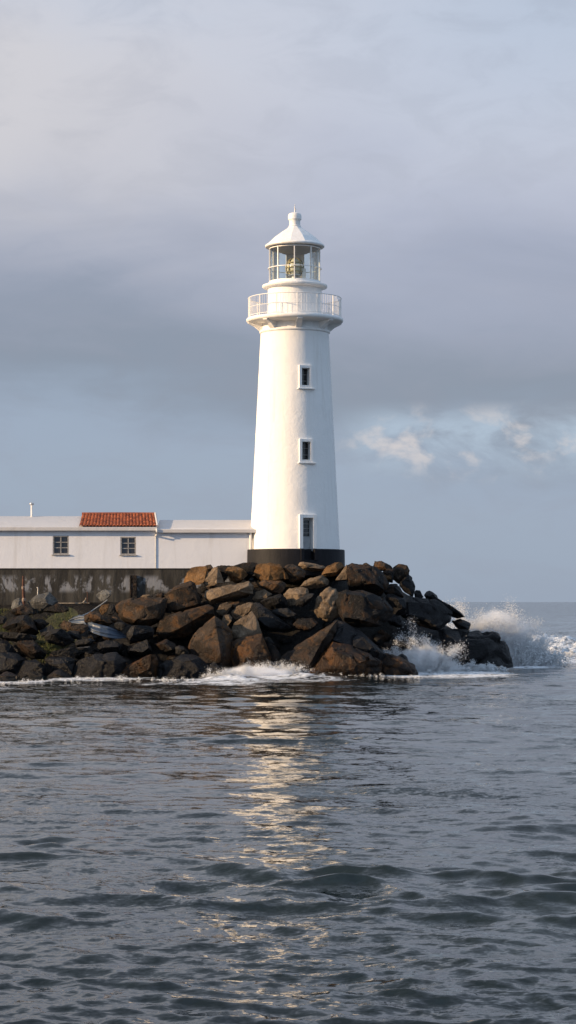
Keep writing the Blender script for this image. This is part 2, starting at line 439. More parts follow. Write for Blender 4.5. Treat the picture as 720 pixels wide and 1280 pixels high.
def build_sea():
    rs = [1.5, 4, 8, 12, 15]
    while rs[-1] < 22000:
        r = rs[-1]
        rs.append(r+(max(.06, r*.0033) if r < 175 else r*.0075 if r < 2500 else r*.06))
    rs = np.array(rs)
    fine = np.linspace(R(-8.6), R(8.6), 700)
    side = [fine[-1]]; st = R(.05)
    while side[-1] < R(180)-.02:
        side.append(min(side[-1]+st, R(180)-1e-4)); st = min(st*1.22, R(6))
    side = np.array(side[1:])
    th = np.concatenate([-side[::-1], fine, side])
    T, Rr = np.meshgrid(th, rs)
    X = Rr*np.sin(T); Y = Rr*np.cos(T)
    dth = np.gradient(th)[None, :]; dr = np.gradient(rs)[:, None]
    res = np.maximum(dr, np.minimum(Rr*dth, 40))
    wr = np.random.default_rng(21)
    near = seg_dist(X, Y)
    calm = np.clip((near-1.5)/10, .35, 1)
    # gusts: the short chop comes in patches
    gust = np.zeros_like(X)
    for i in range(14):
        kx, ky = wr.normal(0, .10), wr.normal(0, .16); gust += np.sin(kx*X+ky*Y+wr.uniform(0, 6.28))
    gust = np.clip(.9+gust*.12, .4, 1.5)
    grp = np.zeros_like(X)
    for i in range(16):
        kx, ky = wr.normal(0, .30), wr.normal(0, .42); grp += np.sin(kx*X+ky*Y+wr.uniform(0, 6.28))
    grp = np.clip(.55+.5*np.clip(grp/2.8, 0, 3)**2, .4, 2.1)
    DX = np.zeros_like(X); DY = np.zeros_like(X); Z = np.zeros_like(X)
    nW = 96
    lam = np.exp(np.linspace(math.log(.22), math.log(12.), nW))
    for i in range(nW):
        L = lam[i]*wr.uniform(.93, 1.07); kk = 2*math.pi/L
        spread = .75 if L < 1.5 else .5 if L < 5 else .3
        a = wr.normal(R(-10), spread)            # travels towards the camera, slightly from the left
        ux, uy = math.sin(a), -math.cos(a)
        slope = (.036 if L < .6 else .032 if L < 1.3 else 0.026 if L < 2.6 else .012 if L < 5 else .007)*wr.uniform(.6, 1.4)
        A = slope/kk
        fade = np.clip((L/res-2.2)/2.5, 0, 1)
        if fade.max() <= 0: continue
        amp = A*fade*calm*(gust if L < .8 else grp if L < 2.2 else 1.)
        ph = kk*(ux*X+uy*Y)+wr.uniform(0, 6.28)
        # phase wander so that crests are short and broken
        ph = ph+1.1*np.sin(.37*kk*(uy*X-ux*Y)*.35+wr.uniform(0, 6.28))+.8*np.sin(.11*kk*(ux*X+uy*Y)+wr.uniform(0, 6.28))
        s, c = np.sin(ph), np.cos(ph)
        Z += amp*c; q = 1.
        DX -= q*amp*ux*s; DY -= q*amp*uy*s
    crest = Z.copy()
    # water heaped up where it breaks against the stones
    ridge = blob(X, Y, 347, 843, 1.5, 2.6)*.75+blob(X, Y, 395, 847, 2.2, 1.9)*.22+blob(X, Y, 290, 849, 1.4, 2.2)*.2
    ridge += blob(X, Y, 540, 842, 2.2, 1.4)*.2+blob(X, Y, 700, 826, 3.4, 2.5)*.9+blob(X, Y, 684, 809, 4.5, 4.)*1.1+blob(X, Y, 735, 812, 5, 4.)*.8+blob(X, Y, 590, 838, 2.5, 1.2)*.3
    lump = np.zeros_like(X)
    for i in range(30):
        kx, ky = wr.normal(0, 3.2, 2); lump += np.sin(kx*X+ky*Y+wr.uniform(0, 6.28))
    Z += ridge*(1+.05*lump)
    # foam cover
    along = np.zeros_like(X)
    for i in range(10):
        kx, ky = wr.normal(0, .7, 2); along += np.sin(kx*X+ky*Y+wr.uniform(0, 6.28))
    foam = np.clip(1.15-near/np.maximum(.6, 3.5+1.7*along), 0, 1)
    px = 360+X*F/np.maximum(Y, 1)
    foam *= np.interp(px, [0, 120, 260, 420, 470, 530], [.9, .92, 1., .98, .95, 1.])
    def fb(a, b, c, e, g, r_=0.):
        return np.clip(a*blob(X, Y, b, c, e, g, r_), 0, 1)
    for a, b, c, e, g, m_ in ((1.6, 340, 846, 3.2, 5.5, 1.), (1.2, 400, 850, 2.6, 5., .8), (1.3, 285, 852, 3., 5.5, .92), (1.9, 550, 842, 4.4, 8., 1.),
                              (1.6, 640, 832, 3.6, 7, 1.), (1.5, 705, 826, 4.4, 8., .97), (1.7, 684, 809, 5.5, 7., 1.), (1.5, 730, 813, 6, 8., .95), (1.2, 700, 818, 8, 16., .8), (1.3, 8, 861, 1.6, 2.4, .75), (1.2, 100, 856, 2.2, 2.5, .7), (1.2, 215, 854, 2.6, 3., .75)):
        foam = np.maximum(foam, fb(a, b, c, e, g)*m_)
    # a small breaking crest close to the camera
    cd = CAMZ*F/(1216-752)
    near_c = np.exp(-((X-(207-360)*cd/F)/.2)**2-((Y-cd)/.22)**2)
    foam = np.maximum(foam, near_c*.85*np.clip(.8+crest*6, 0, 1.2))
    X2, Y2 = X+DX, Y+DY
    ny, nx = X.shape
    v = np.stack([X2, Y2, Z], -1).reshape(-1, 3).astype(np.float32)
    # close the ring at the back by wrapping columns
    r_ = np.repeat(np.arange(ny-1), nx); c_ = np.tile(np.arange(nx), ny-1); c2 = (c_+1) % nx
    f = np.stack([r_*nx+c_, r_*nx+c2, (r_+1)*nx+c2, (r_+1)*nx+c_], -1).astype(np.int32)
    me = bpy.data.meshes.new('water')
    me.vertices.add(len(v)); me.vertices.foreach_set('co', v.ravel())
    me.loops.add(f.size); me.loops.foreach_set('vertex_index', f.ravel())
    me.polygons.add(len(f)); me.polygons.foreach_set('loop_start', np.arange(0, f.size, 4, dtype=np.int32))
    me.update(calc_edges=True)
    lee = np.exp(-((X+1.)/6.5)**2)*np.clip((Y-8)/70, 0, 1)*(Y < 135)
    rip = np.interp(Rr, [0, 60, 160, 300, 800], [.85, .95, 1.2, 1.8, 2.3])*(1-.62*lee)
    at = me.attributes.new('ripple', 'FLOAT', 'POINT'); at.data.foreach_set('value', rip.ravel().astype(np.float32))
    at = me.attributes.new('foam', 'FLOAT', 'POINT'); at.data.foreach_set('value', foam.ravel().astype(np.float32))
    me.shade_smooth()
    props(link('water', me, M['water']), kind='structure')
build_sea()

# ------------------------------------------------------------------ boulders
ORG = {'A': (0, 700, 5.538), 'B': (110, 700, 5.538), 'C': (220, 700, 5.538), 'D': (330, 690, 5.538), 'E': (430, 690, 5.538), 'F': (540, 720, 4.), 'p': (0, 0, 1.)}
def subdiv_to(bm, L, rounds=7):
    for _ in range(rounds):
        es = [e for e in bm.edges if e.calc_length() > L*1.45]
        if not es: break
        bmesh.ops.subdivide_edges(bm, edges=es, cuts=1, use_grid_fill=False)
        bmesh.ops.triangulate(bm, faces=[f for f in bm.faces if len(f.verts) > 3])
def finish_rock(bm, size, L, rough=1., bev=.014, chops=3):
    # split faces: a few planes take the corners off, as stone breaks
    for _ in range(chops):
        n = Vector((random.gauss(0, 1), -abs(random.gauss(0, 1.1)), random.gauss(.1, .8))).normalized()
        top = max(v.co.dot(n) for v in bm.verts); mean = sum(v.co.dot(n) for v in bm.verts)/len(bm.verts)
        lim = mean+(top-mean)*random.uniform(.70, .9)
        rh = bmesh.ops.convex_hull(bm, input=bm.verts[:])
        bmesh.ops.delete(bm, geom=[g for g in set(rh['geom_interior']+rh['geom_unused']) if isinstance(g, bmesh.types.BMVert)], context='VERTS')
        bmesh.ops.bisect_plane(bm, geom=bm.verts[:]+bm.edges[:]+bm.faces[:], plane_co=n*lim, plane_no=n, clear_outer=True)
        bmesh.ops.delete(bm, geom=bm.faces[:], context='FACES_ONLY')
        bmesh.ops.delete(bm, geom=bm.edges[:], context='EDGES_FACES')
    r = bmesh.ops.convex_hull(bm, input=bm.verts[:])
    bmesh.ops.delete(bm, geom=[g for g in set(r['geom_interior']+r['geom_unused']) if isinstance(g, bmesh.types.BMVert)], context='VERTS')
    bmesh.ops.remove_doubles(bm, verts=bm.verts[:], dist=.05*size)
    bmesh.ops.dissolve_limit(bm, angle_limit=R(13), verts=bm.verts[:], edges=bm.edges[:])
    if rough > 1.5: bmesh.ops.bevel(bm, geom=bm.edges[:], offset=.05*size, segments=1, affect='EDGES', profile=.5, clamp_overlap=True)
    bmesh.ops.triangulate(bm, faces=bm.faces[:])
    subdiv_to(bm, L)
    for _ in range(0): bmesh.ops.smooth_vert(bm, verts=bm.verts[:], factor=.25, use_axis_x=True, use_axis_y=True, use_axis_z=True)
    bm.normal_update()
    o = Vector((random.uniform(-50, 50), random.uniform(-50, 50), random.uniform(-50, 50)))
    mv = []
    for v in bm.verts:
        p = v.co+o
        a = mnoise.fractal(p*(1.7/size), 1., 2., 4)*.02*size
        b = mnoise.fractal(p*3.2, 1., 2.1, 4)*.022
        c = abs(mnoise.noise(p*(2.4/size)+Vector((9, 4, 2))))
        d = -.035*size*max(0, 1-c*9)            # a few cracks
        mv.append(v.normal*(a+b+d)*rough)
    for v, m in zip(bm.verts, mv): v.co += m
NAMES = {}
def rock(label, mat, reg, pts, dd=0., lean=(.22, .12), thick=.55, front=None, rough=1., cat='boulder', name='boulder', depth=None, jit=.12, insz=.55):
    ox, oy, sc = ORG[reg]
    pp = [(ox+x/sc, oy+y/sc) for x, y in pts]
    cx = sum(p[0] for p in pp)/len(pp); cy = sum(p[1] for p in pp)/len(pp)
    pp = [(cx+(x-cx)*1.07, cy+(y-cy)*1.07) for x, y in pp]
    if depth is None:
        depth = 128.4-(cy-700)*.047+max(0, cx-450)*.055
    depth += dd
    w = max(p[0] for p in pp)-min(p[0] for p in pp); h = max(p[1] for p in pp)-min(p[1] for p in pp)
    k = depth/F
    size = max(.25, (w*h)**.5*k); T = max(min(w, 1.7*h), .6*h)*k*thick*1.15
    C = P(cx, cy, depth)
    bm = bmesh.new()
    add = lambda v: bm.verts.new(Vector(v)-C)
    for x, y in pp:
        add(P(x, y, depth+random.uniform(-jit, jit)*T))
        if y > 826:                              # foot goes on below the water
            q = P(x, y, depth+random.uniform(-.1, .3)*T); q.z -= .9; add(q)
    nfr = max(3, min(5, len(pp)//2)); st_ = random.random()
    keep = {int((st_+i)*len(pp)/nfr) % len(pp) for i in range(nfr)}
    for i_, (x, y) in enumerate(pp):             # the blunt front and the back
        if i_ not in keep: continue
        fx = cx+lean[0]*w+(x-cx)*insz*random.uniform(.7, 1.4); fy = cy+lean[1]*h+(y-cy)*insz*random.uniform(.7, 1.4)
        if front is None: add(P(fx, fy, depth-T*random.uniform(.34, .62)))
        bx = cx+(x-cx)*.75; by = cy+(y-cy)*.8
        q = P(bx, by, depth+T*random.uniform(.6, .9)); q.z -= .15*T; add(q)
    if front:
        for x, y, o in front: add(P(ox+x/sc, oy+y/sc, depth-o*T))
    finish_rock(bm, size, max(.055, min(.13, size*.07)), rough, chops=0 if front or rough > 1.5 else 3)
    ob = obj(name, bm, M[mat], smooth=180 if rough > 1.5 else 27)
    ob.location = C
    props(ob, label, cat)
    return ob

# --- left stretch, below the retaining wall
rock('pale grey overhanging slab boulder on the grass at the wall foot', 'r_pale', 'A', [(195, 290), (255, 245), (340, 225), (375, 255), (405, 290), (390, 318), (300, 335), (265, 365), (225, 340)], .6, (-.05, -.1))
rock('low dark stone tucked under the pale overhanging slab', 'r_dark', 'A', [(285, 350), (350, 325), (400, 300), (470, 328), (472, 350), (400, 362), (340, 362)], .4)
rock('jagged mottled grey stone at the foot of the rusty post', 'r_pale', 'A', [(75, 320), (95, 275), (130, 255), (150, 290), (165, 330), (120, 350), (85, 345)], .5)
rock('dark stone between the rusty post and the pale slab', 'r_dark', 'A', [(70, 350), (110, 335), (190, 300), (215, 330), (255, 368), (190, 380), (100, 380)], .4)
rock('bluish grey stone cut off by the left edge above the water', 'r_grey', 'A', [(-60, 395), (0, 383), (35, 392), (45, 410), (20, 430), (0, 448), (-60, 445)], .2)
rock('big smooth dark brown wedge in front of the grass', 'r_dark', 'A', [(15, 458), (60, 408), (120, 390), (190, 378), (235, 430), (265, 500), (235, 522), (120, 515), (50, 480)], 0, (.1, -.15))
rock('dark flat-topped stone right of the big brown wedge', 'r_dark', 'A', [(228, 412), (290, 410), (340, 440), (275, 488), (250, 470)], .2)
rock('split dark grey stone at the lower edge of the grass', 'r_grey', 'A', [(270, 495), (345, 450), (370, 468), (330, 512), (278, 528)], 0)
rock('long flat grey slab running to the left edge of the shore', 'r_grey', 'A', [(-70, 500), (0, 503), (120, 508), (230, 525), (330, 558), (210, 572), (110, 562), (0, 535), (-70, 530)], -.6, (0, -.2))
rock('brownish block under the long flat grey slab', 'r_dark', 'A', [(108, 565), (210, 568), (255, 553), (335, 622), (300, 682), (220, 678), (185, 640), (112, 610)], -.2, (.1, 0))
rock('bluish black block at the left edge below the flat slab', 'r_black', 'A', [(-70, 545), (0, 540), (50, 562), (112, 640), (90, 665), (0, 660), (-70, 660)], -.1)
rock('broad grey faceted stone below the grass patch', 'r_grey', 'A', [(308, 538), (350, 487), (420, 477), (500, 518), (522, 552), (450, 592), (340, 572)], -.2, (.05, -.2))
rock('small flat grey stone beside the blue tarpaulin rock', 'r_grey', 'A', [(508, 598), (530, 558), (620, 545), (655, 560), (620, 592), (560, 605)], -.2, (.1, -.1))
rock('long light grey slab tilting down to the left', 'r_pale', 'A', [(345, 645), (430, 635), (480, 612), (650, 596), (665, 615), (500, 662), (430, 672)], -.4, (0, -.2), thick=.5)
rock('black block with a pale worn top near the waterline', 'r_black', 'A', [(318, 692), (355, 655), (440, 658), (515, 690), (512, 800), (400, 795), (320, 765)], -.4, (.1, .15))
rock('rounded black boulder at the left edge above the surf', 'r_black', 'A', [(-60, 650), (0, 648), (100, 643), (170, 690), (140, 740), (80, 785), (0, 790), (-60, 780)], -.5, (.1, 0))
rock('sloping black slab leaning right just above the surf', 'r_black', 'A', [(72, 790), (150, 705), (250, 688), (315, 742), (305, 800), (180, 810)], -.5, (.15, .1))
rock('round dark boulder standing in the foam at the left edge', 'r_dark', 'A', [(-60, 800), (0, 788), (45, 772), (120, 798), (155, 852), (0, 870), (-60, 870)], -1., (.15, 0))
rock('low dark brown hump in the foam below the black block', 'r_dark', 'A', [(298, 830), (350, 772), (420, 757), (490, 788), (535, 825), (500, 850), (330, 850)], -1., (.05, 0))
rock('small wet black stone in the surf left of the brown hump', 'r_black', 'A', [(175, 805), (195, 780), (250, 768), (305, 800), (300, 830), (200, 832)], -.6)
rock('large smooth blue black block at the water below the tarpaulin', 'r_black', 'p', [(92, 843), (96, 826), (120, 819), (145, 816), (157, 827), (155, 835), (140, 846), (110, 849), (95, 848)], -.7, (-.05, -.05))
rock('small reddish brown stone next to the end of the tarpaulin', 'r_brown', 'A', [(418, 450), (440, 420), (490, 430), (503, 470), (460, 490), (430, 480)], .1)
rock('brown stone below the pale end of the tarpaulin', 'r_brown', 'A', [(488, 465), (560, 440), (602, 450), (585, 492), (530, 512), (495, 500)], 0)
rock('dark grey stone under two small brown ones', 'r_grey', 'A', [(455, 505), (480, 490), (540, 490), (565, 540), (520, 545), (470, 525)], -.1)
rock('brown boulder with the blue tarpaulin wrapped round its base', 'r_brown', 'B', [(-22, 385), (20, 362), (60, 366), (150, 408), (168, 440), (120, 465), (50, 450), (-20, 425)], 0, (.1, -.1))
# --- middle left
rock('large smooth brown boulder with ochre lower left edge beside the wall', 'r_brown', 'B', [(183, 328), (230, 295), (300, 270), (420, 262), (520, 261), (541, 275), (530, 340), (500, 420), (420, 450), (310, 440), (250, 418), (212, 380)], .2, (.12, -.05), front=[(300, 290, .35), (255, 400, .3), (330, 420, .5), (470, 400, .55), (500, 300, .45), (400, 330, .62)])
rock('small ochre brown stone by the upper end of the rope', 'r_ochre', 'B', [(78, 345), (95, 310), (142, 303), (125, 355), (95, 382)], .3)
rock('narrow grey stone wedged left of the large smooth brown boulder', 'r_grey', 'B', [(138, 345), (155, 312), (178, 308), (192, 350), (162, 382), (137, 372)], .2)
rock('small brown cobble above the grey cobble by the tarpaulin', 'r_brown', 'B', [(155, 405), (170, 394), (195, 396), (218, 422), (190, 436), (168, 430)], .1)
rock('rounded grey cobble at the right end of the tarpaulin', 'r_grey', 'B', [(178, 442), (205, 430), (240, 430), (268, 450), (225, 488), (190, 470)], 0)
rock('wide grey stone with a split top under the smooth brown boulder', 'r_grey', 'B', [(255, 492), (290, 463), (350, 470), (420, 458), (462, 480), (445, 530), (330, 548), (275, 575)], -.1, (.05, -.2))
rock('grey stone with diagonal grooves above the blue black block', 'r_grey', 'B', [(58, 640), (78, 575), (130, 558), (182, 560), (232, 590), (215, 622), (110, 655)], -.2, (.05, -.2))
rock('pointed dark grey stone in the dark hollow above the rust slab', 'r_grey', 'B', [(255, 620), (330, 608), (402, 553), (432, 600), (425, 652), (330, 645)], -.2, (.2, 0))
rock('broad dark slab tilted under the ochre cleft boulder', 'r_dark', 'B', [(465, 582), (540, 548), (602, 578), (635, 630), (560, 648), (500, 642)], -.2, (.1, -.1))
rock('small dark grey stone at the right tip of the broad dark slab', 'r_grey', 'B', [(615, 605), (640, 597), (665, 605), (697, 640), (650, 660), (630, 645)], -.2)
rock('brown cleft boulder with ochre edges left of the tall split boulder', 'r_brown', 'p', [(202, 776), (209, 770), (222, 766), (247, 760), (259, 757), (266, 761), (268, 768), (262, 775), (243, 785), (231, 796), (208, 798), (197, 791)], 0, front=[(221, 770, .4), (225, 785, .55), (207, 793, .2), (240, 775, .5), (256, 767, .4)])
rock('cube-like brown boulder against the end of the retaining wall', 'r_brown', 'p', [(206, 744), (221, 733), (238, 727), (243, 730), (252, 754), (249, 760), (224, 767), (212, 762)], .3, front=[(219, 737, .5), (240, 731, .45), (248, 755, .5), (222, 762, .6)])
rock('rust stained slab sloping into the surf under the pointed stone', 'r_rust', 'B', [(195, 805), (230, 755), (380, 690), (415, 662), (462, 660), (478, 700), (455, 795), (240, 825)], -.7, (.05, -.15))
rock('wide wet black boulder lapped by foam left of the tall split boulder', 'r_black', 'p', [(197, 838), (205, 823), (222, 819), (240, 819), (250, 823), (262, 834), (265, 847), (256, 851), (215, 850)], -.8, (0, 0))
rock('small dark stone between the wall and the smooth brown boulder', 'r_dark', 'B', [(435, 250), (460, 232), (500, 222), (542, 262), (480, 268)], .6)
rock('small tan stone on the ledge at the foot of the wall', 'r_tan', 'B', [(365, 255), (380, 243), (430, 238), (442, 256), (400, 264)], .7)
rock('pale grey slab leaning on the foot of the stained wall', 'r_pale', 'B', [(55, 240), (75, 222), (120, 205), (152, 215), (150, 252), (80, 283)], 1.4, thick=.4)
# --- centre, below the house end and tower
rock('dark ochre-topped boulder at the end of the house wall', 'r_ochre', 'C', [(48, 165), (70, 100), (110, 55), (200, 42), (235, 60), (215, 100), (160, 140), (100, 160)], .3, (.25, .2))
rock('small brown stone on top between two boulders by the house', 'r_brown', 'C', [(185, 60), (210, 35), (240, 32), (255, 55), (225, 80)], .8)
rock('grey tan lozenge boulder with rough lit face near the plinth', 'r_tan', 'C', [(183, 145), (215, 90), (280, 40), (302, 80), (332, 160), (270, 197), (213, 187)], .1, (.1, -.1))
rock('dark boulder in shade left of the black plinth', 'r_dark', 'C', [(275, 50), (310, 40), (385, 42), (365, 100), (330, 150), (295, 110)], .8)
rock('ochre fractured boulder beneath the left edge of the plinth', 'r_ochre', 'C', [(338, 68), (365, 52), (400, 45), (455, 58), (492, 100), (450, 152), (410, 162), (370, 120)], .1, (.15, 0))
rock('dark brown boulder touching the left side of the plinth', 'r_dark', 'C', [(395, 42), (450, 25), (500, 12), (555, 20), (552, 80), (490, 142), (460, 70)], .5)
rock('bright ochre squared boulder in front of the plinth', 'r_ochre', 'p', [(318, 716), (321, 706), (337, 704), (349, 706), (356, 714), (358, 724), (345, 726), (324, 725)], .3, (.05, 0), insz=.75)
rock('brown grey block directly under the bright ochre boulder', 'r_brown', 'p', [(323, 727), (331, 725), (350, 726), (357, 728), (356, 734), (350, 742), (340, 740), (328, 733)], -.1, (0, 0))
rock('long tan slab lying level in the middle of the pile', 'r_tan', 'C', [(203, 255), (212, 215), (290, 190), (400, 168), (500, 147), (532, 180), (522, 232), (400, 245), (300, 280), (240, 302)], -.2, (.05, -.1), front=[(230, 230, .3), (330, 200, .45), (500, 180, .4), (420, 215, .62), (300, 255, .55), (240, 275, .4)])
rock('oval tan cobble right of the long tan slab', 'r_tan', 'C', [(523, 265), (545, 225), (610, 205), (662, 235), (640, 260), (560, 288)], 0)
rock('small brown cobble at the tip of the long tan slab', 'r_brown', 'C', [(518, 165), (545, 148), (575, 170), (570, 192), (540, 190)], .3)
rock('lumpy tan stone under the long tan slab', 'r_tan', 'C', [(283, 355), (305, 312), (350, 292), (385, 310), (360, 345), (340, 390), (302, 378)], -.1)
rock('thin brown stone squeezed beneath the long tan slab', 'r_brown', 'C', [(355, 310), (370, 296), (432, 288), (438, 310), (392, 332)], 0)
rock('small tan stone left of the teardrop boulder', 'r_tan', 'C', [(318, 432), (330, 385), (370, 373), (388, 400), (362, 450), (338, 457)], -.3)
rock('tan shard leaning above the teardrop boulder', 'r_tan', 'C', [(383, 362), (420, 320), (520, 287), (532, 300), (470, 370), (412, 408)], -.1)
rock('teardrop-shaped boulder with a pale pitted face', 'r_tan', 'C', [(382, 495), (408, 440), (480, 400), (522, 360), (545, 395), (572, 450), (588, 500), (520, 612), (450, 592), (385, 552)], -.7, (.02, .05), front=[(480, 430, .3), (560, 480, .4), (510, 590, .5), (430, 540, .4), (490, 510, .6)])
rock('blue black boulder with wet sheen right of the teardrop boulder', 'r_black', 'p', [(314, 762), (318, 755), (324, 754), (332, 761), (350, 772), (364, 784), (357, 787), (331, 788), (320, 782)], -.2, front=[(322, 760, .35), (345, 775, .5), (335, 784, .6), (324, 775, .55)])
rock('tall split boulder with a brown left and a black right face', 'r_brown', 'C', [(88, 605), (120, 530), (180, 460), (265, 398), (330, 440), (382, 500), (387, 690), (310, 705), (190, 695), (100, 635)], -.8, front=[(270, 415, .35), (285, 500, .6), (308, 650, .75), (150, 560, .3), (350, 560, .2)])
rock('dark rust boulder under the teardrop boulder at the foam', 'r_rust', 'C', [(383, 565), (430, 570), (510, 600), (590, 515), (655, 665), (600, 705), (430, 725), (388, 690)], -.6, front=[(590, 560, .5), (640, 660, .5), (480, 680, .6), (420, 620, .3)])
rock('narrow dark brown boulder right of the dark rust one', 'r_dark', 'C', [(595, 510), (650, 538), (700, 615), (725, 690), (660, 700), (640, 640)], -.4)
rock('small wet black stone poking out of the central foam', 'r_black', 'C', [(232, 735), (262, 712), (300, 735), (335, 835), (280, 860), (236, 820)], -1.5)
rock('dark grey angular boulder below the brown grey block', 'r_grey', 'p', [(325, 753), (332, 748), (350, 743), (357, 748), (359, 757), (348, 761), (336, 760)], -.1, (.05, -.15))
rock('small flat grey stone at the left foot of the tall split boulder', 'r_grey', 'C', [(-5, 605), (20, 592), (62, 600), (92, 640), (50, 662), (0, 650)], -.5)
# --- under the door
rock('grey brown block under the tower door', 'r_brown', 'D', [(123, 115), (160, 92), (200, 85), (282, 130), (288, 172), (240, 212), (180, 200)], .3, (0, -.1))
rock('long log-shaped stone with a pale left end below the door', 'r_tan', 'D', [(238, 92), (252, 72), (275, 70), (300, 90), (430, 98), (445, 118), (330, 132), (275, 118)], .9, (0, 0), thick=.8)
rock('ochre tan boulder below the right edge of the plinth', 'r_ochre', 'D', [(395, 155), (440, 100), (490, 75), (535, 70), (562, 90), (535, 140), (480, 162), (425, 168)], .4, (.1, 0))
rock('upright wedge with a pale lit left face right of the plinth', 'r_tan', 'D', [(498, 192), (520, 150), (570, 90), (588, 110), (582, 190), (540, 197)], .2, front=[(575, 110, .3), (572, 190, .4), (520, 180, .2)])
rock('smooth tan egg-shaped boulder below the ochre tan one', 'r_tan', 'D', [(253, 238), (288, 200), (340, 175), (400, 160), (452, 198), (442, 225), (370, 252), (280, 250)], 0, (.05, -.05))
rock('tan stone with an orange cap left of the knobbly boulder', 'r_tan', 'D', [(138, 292), (180, 255), (240, 248), (302, 252), (312, 285), (240, 312), (218, 362), (175, 372)], -.1)
rock('dark grey block wedged in front of the orange-capped stone', 'r_grey', 'D', [(225, 335), (300, 290), (352, 288), (347, 322), (260, 378), (225, 372)], -.6, (.1, 0))
rock('big knobbly tan boulder lit by the sun', 'r_tan', 'D', [(348, 392), (362, 340), (375, 300), (440, 248), (500, 260), (542, 310), (538, 400), (528, 442), (440, 477), (370, 452)], -.2, (-.05, 0), rough=2.2)
rock('small knob of tan rock beside the knobbly boulder', 'r_tan', 'D', [(528, 352), (545, 345), (562, 352), (572, 415), (545, 432), (530, 410)], -.8)
rock('dark grey stone with a pale tip in the central hollow', 'r_grey', 'D', [(55, 412), (90, 393), (160, 388), (217, 430), (192, 472), (100, 442)], -.2)
rock('crumbled dark stone in the hollow under the knobbly boulder', 'r_dark', 'D', [(198, 505), (238, 455), (330, 453), (374, 490), (350, 522), (300, 545), (210, 532)], -.2, rough=1.8)
rock('huge smooth grey brown slab sloping into the sea', 'r_brown', 'p', [(350, 823), (362, 813), (373, 806), (409, 785), (420, 777), (418, 791), (408, 812), (391, 835), (382, 840), (361, 832)], -.5, front=[(416, 782, .25), (404, 800, .45), (386, 832, .55), (365, 826, .35), (385, 810, .45)])
rock('large blue black slab above the rust-coloured foot', 'r_black', 'p', [(414, 790), (420, 777), (431, 779), (452, 790), (470, 805), (481, 817), (478, 826), (458, 818), (440, 812), (412, 806)], -.1, (0, 0), front=[(425, 783, .3), (455, 797, .45), (474, 815, .4), (440, 808, .6), (416, 800, .55)])
rock('rust brown algae covered boulder at the water right of the huge slab', 'r_rust', 'p', [(388, 838), (398, 820), (410, 802), (440, 808), (460, 819), (476, 826), (472, 841), (440, 844), (400, 843)], -.6, (0, .05), rough=1.3)
rock('orange brown low rock at the front corner of the point', 'r_rust', 'E', [(185, 815), (230, 760), (280, 700), (350, 708), (440, 758), (505, 790), (512, 855), (430, 868), (290, 860)], -1.2, (.1, 0), rough=1.8)
rock('black knob sitting on the orange brown low rock', 'r_black', 'E', [(345, 745), (365, 715), (400, 698), (435, 728), (445, 765), (375, 775)], -1.5)
# --- right shoulder
rock('large dark boulder with rounded shoulder right of the knobbly one', 'r_dark', 'p', [(422, 752), (425, 742), (435, 738), (453, 739), (466, 743), (482, 752), (490, 762), (487, 771), (475, 780), (448, 783), (431, 778), (424, 766)], -.9, (-.15, 0), front=[(432, 742, .3), (430, 772, .45), (455, 745, .4), (475, 765, .35), (455, 775, .55)])
rock('big upright black boulder on the crest beside the tower', 'r_dark', 'E', [(20, 150), (25, 92), (60, 78), (110, 93), (220, 110), (262, 150), (302, 212), (270, 292), (190, 292), (130, 267), (40, 262)], .2, (-.1, 0))
rock('small brown stone on top of the big upright black boulder', 'r_brown', 'E', [(118, 92), (135, 78), (155, 74), (187, 95), (172, 112), (140, 110)], .8)
rock('brown-topped boulder on the skyline of the crest', 'r_brown', 'E', [(198, 105), (215, 63), (260, 64), (310, 88), (342, 112), (300, 132), (230, 122)], .9, (.1, 0))
rock('dark boulder just under the brown-topped skyline one', 'r_dark', 'E', [(255, 150), (275, 130), (300, 113), (348, 120), (335, 212), (290, 202)], .4)
rock('brown grey boulder at the right end of the crest', 'r_brown', 'E', [(332, 115), (370, 84), (435, 93), (452, 130), (442, 180), (380, 218), (335, 182)], .5, (-.05, 0))
rock('steep black rock face under the right end of the crest', 'r_black', 'E', [(375, 222), (445, 158), (470, 180), (492, 240), (475, 305), (420, 275)], .6, (-.1, 0))
rock('dark brown boulder leaning over the black cleft', 'r_dark', 'E', [(268, 262), (308, 218), (370, 223), (412, 290), (402, 325), (340, 295), (290, 295)], -.2)
rock('black boulder in the cleft below the leaning one', 'r_black', 'E', [(275, 290), (340, 295), (400, 315), (422, 340), (412, 425), (340, 445), (328, 380)], -.1)
rock('small black stone low on the right skyline', 'r_black', 'E', [(486, 275), (500, 265), (525, 266), (548, 312), (520, 330), (490, 310)], 1.5)
rock('rounded black stone standing out on the right skyline', 'r_black', 'E', [(553, 300), (570, 275), (592, 266), (642, 298), (655, 337), (570, 325)], 1.5)
rock('large wet boulder with pale blue sheen on the right flank', 'r_black', 'p', [(503, 757), (513, 746), (531, 747), (546, 751), (563, 765), (562, 776), (548, 787), (530, 785), (510, 776), (502, 768)], -.3, (-.1, -.15), front=[(510, 752, .2), (540, 755, .3), (512, 768, .45), (545, 783, .5), (530, 772, .5)])
rock('tapering black boulder behind the wet one on the right flank', 'r_black', 'F', [(-10, 118), (20, 108), (60, 130), (142, 183), (143, 205), (100, 205), (50, 170)], .6)
rock('black boulder pointing right above the spray', 'r_black', 'F', [(98, 222), (140, 213), (192, 235), (182, 272), (130, 268)], .4)
rock('black stone between the cleft and the white splash', 'r_black', 'E', [(285, 460), (350, 428), (425, 488), (405, 525), (320, 500)], -.2)
rock('black boulder washed by the white splash', 'r_black', 'p', [(497, 790), (508, 778), (528, 785), (546, 790), (552, 815), (535, 830), (505, 826)], .3, (-.1, 0))
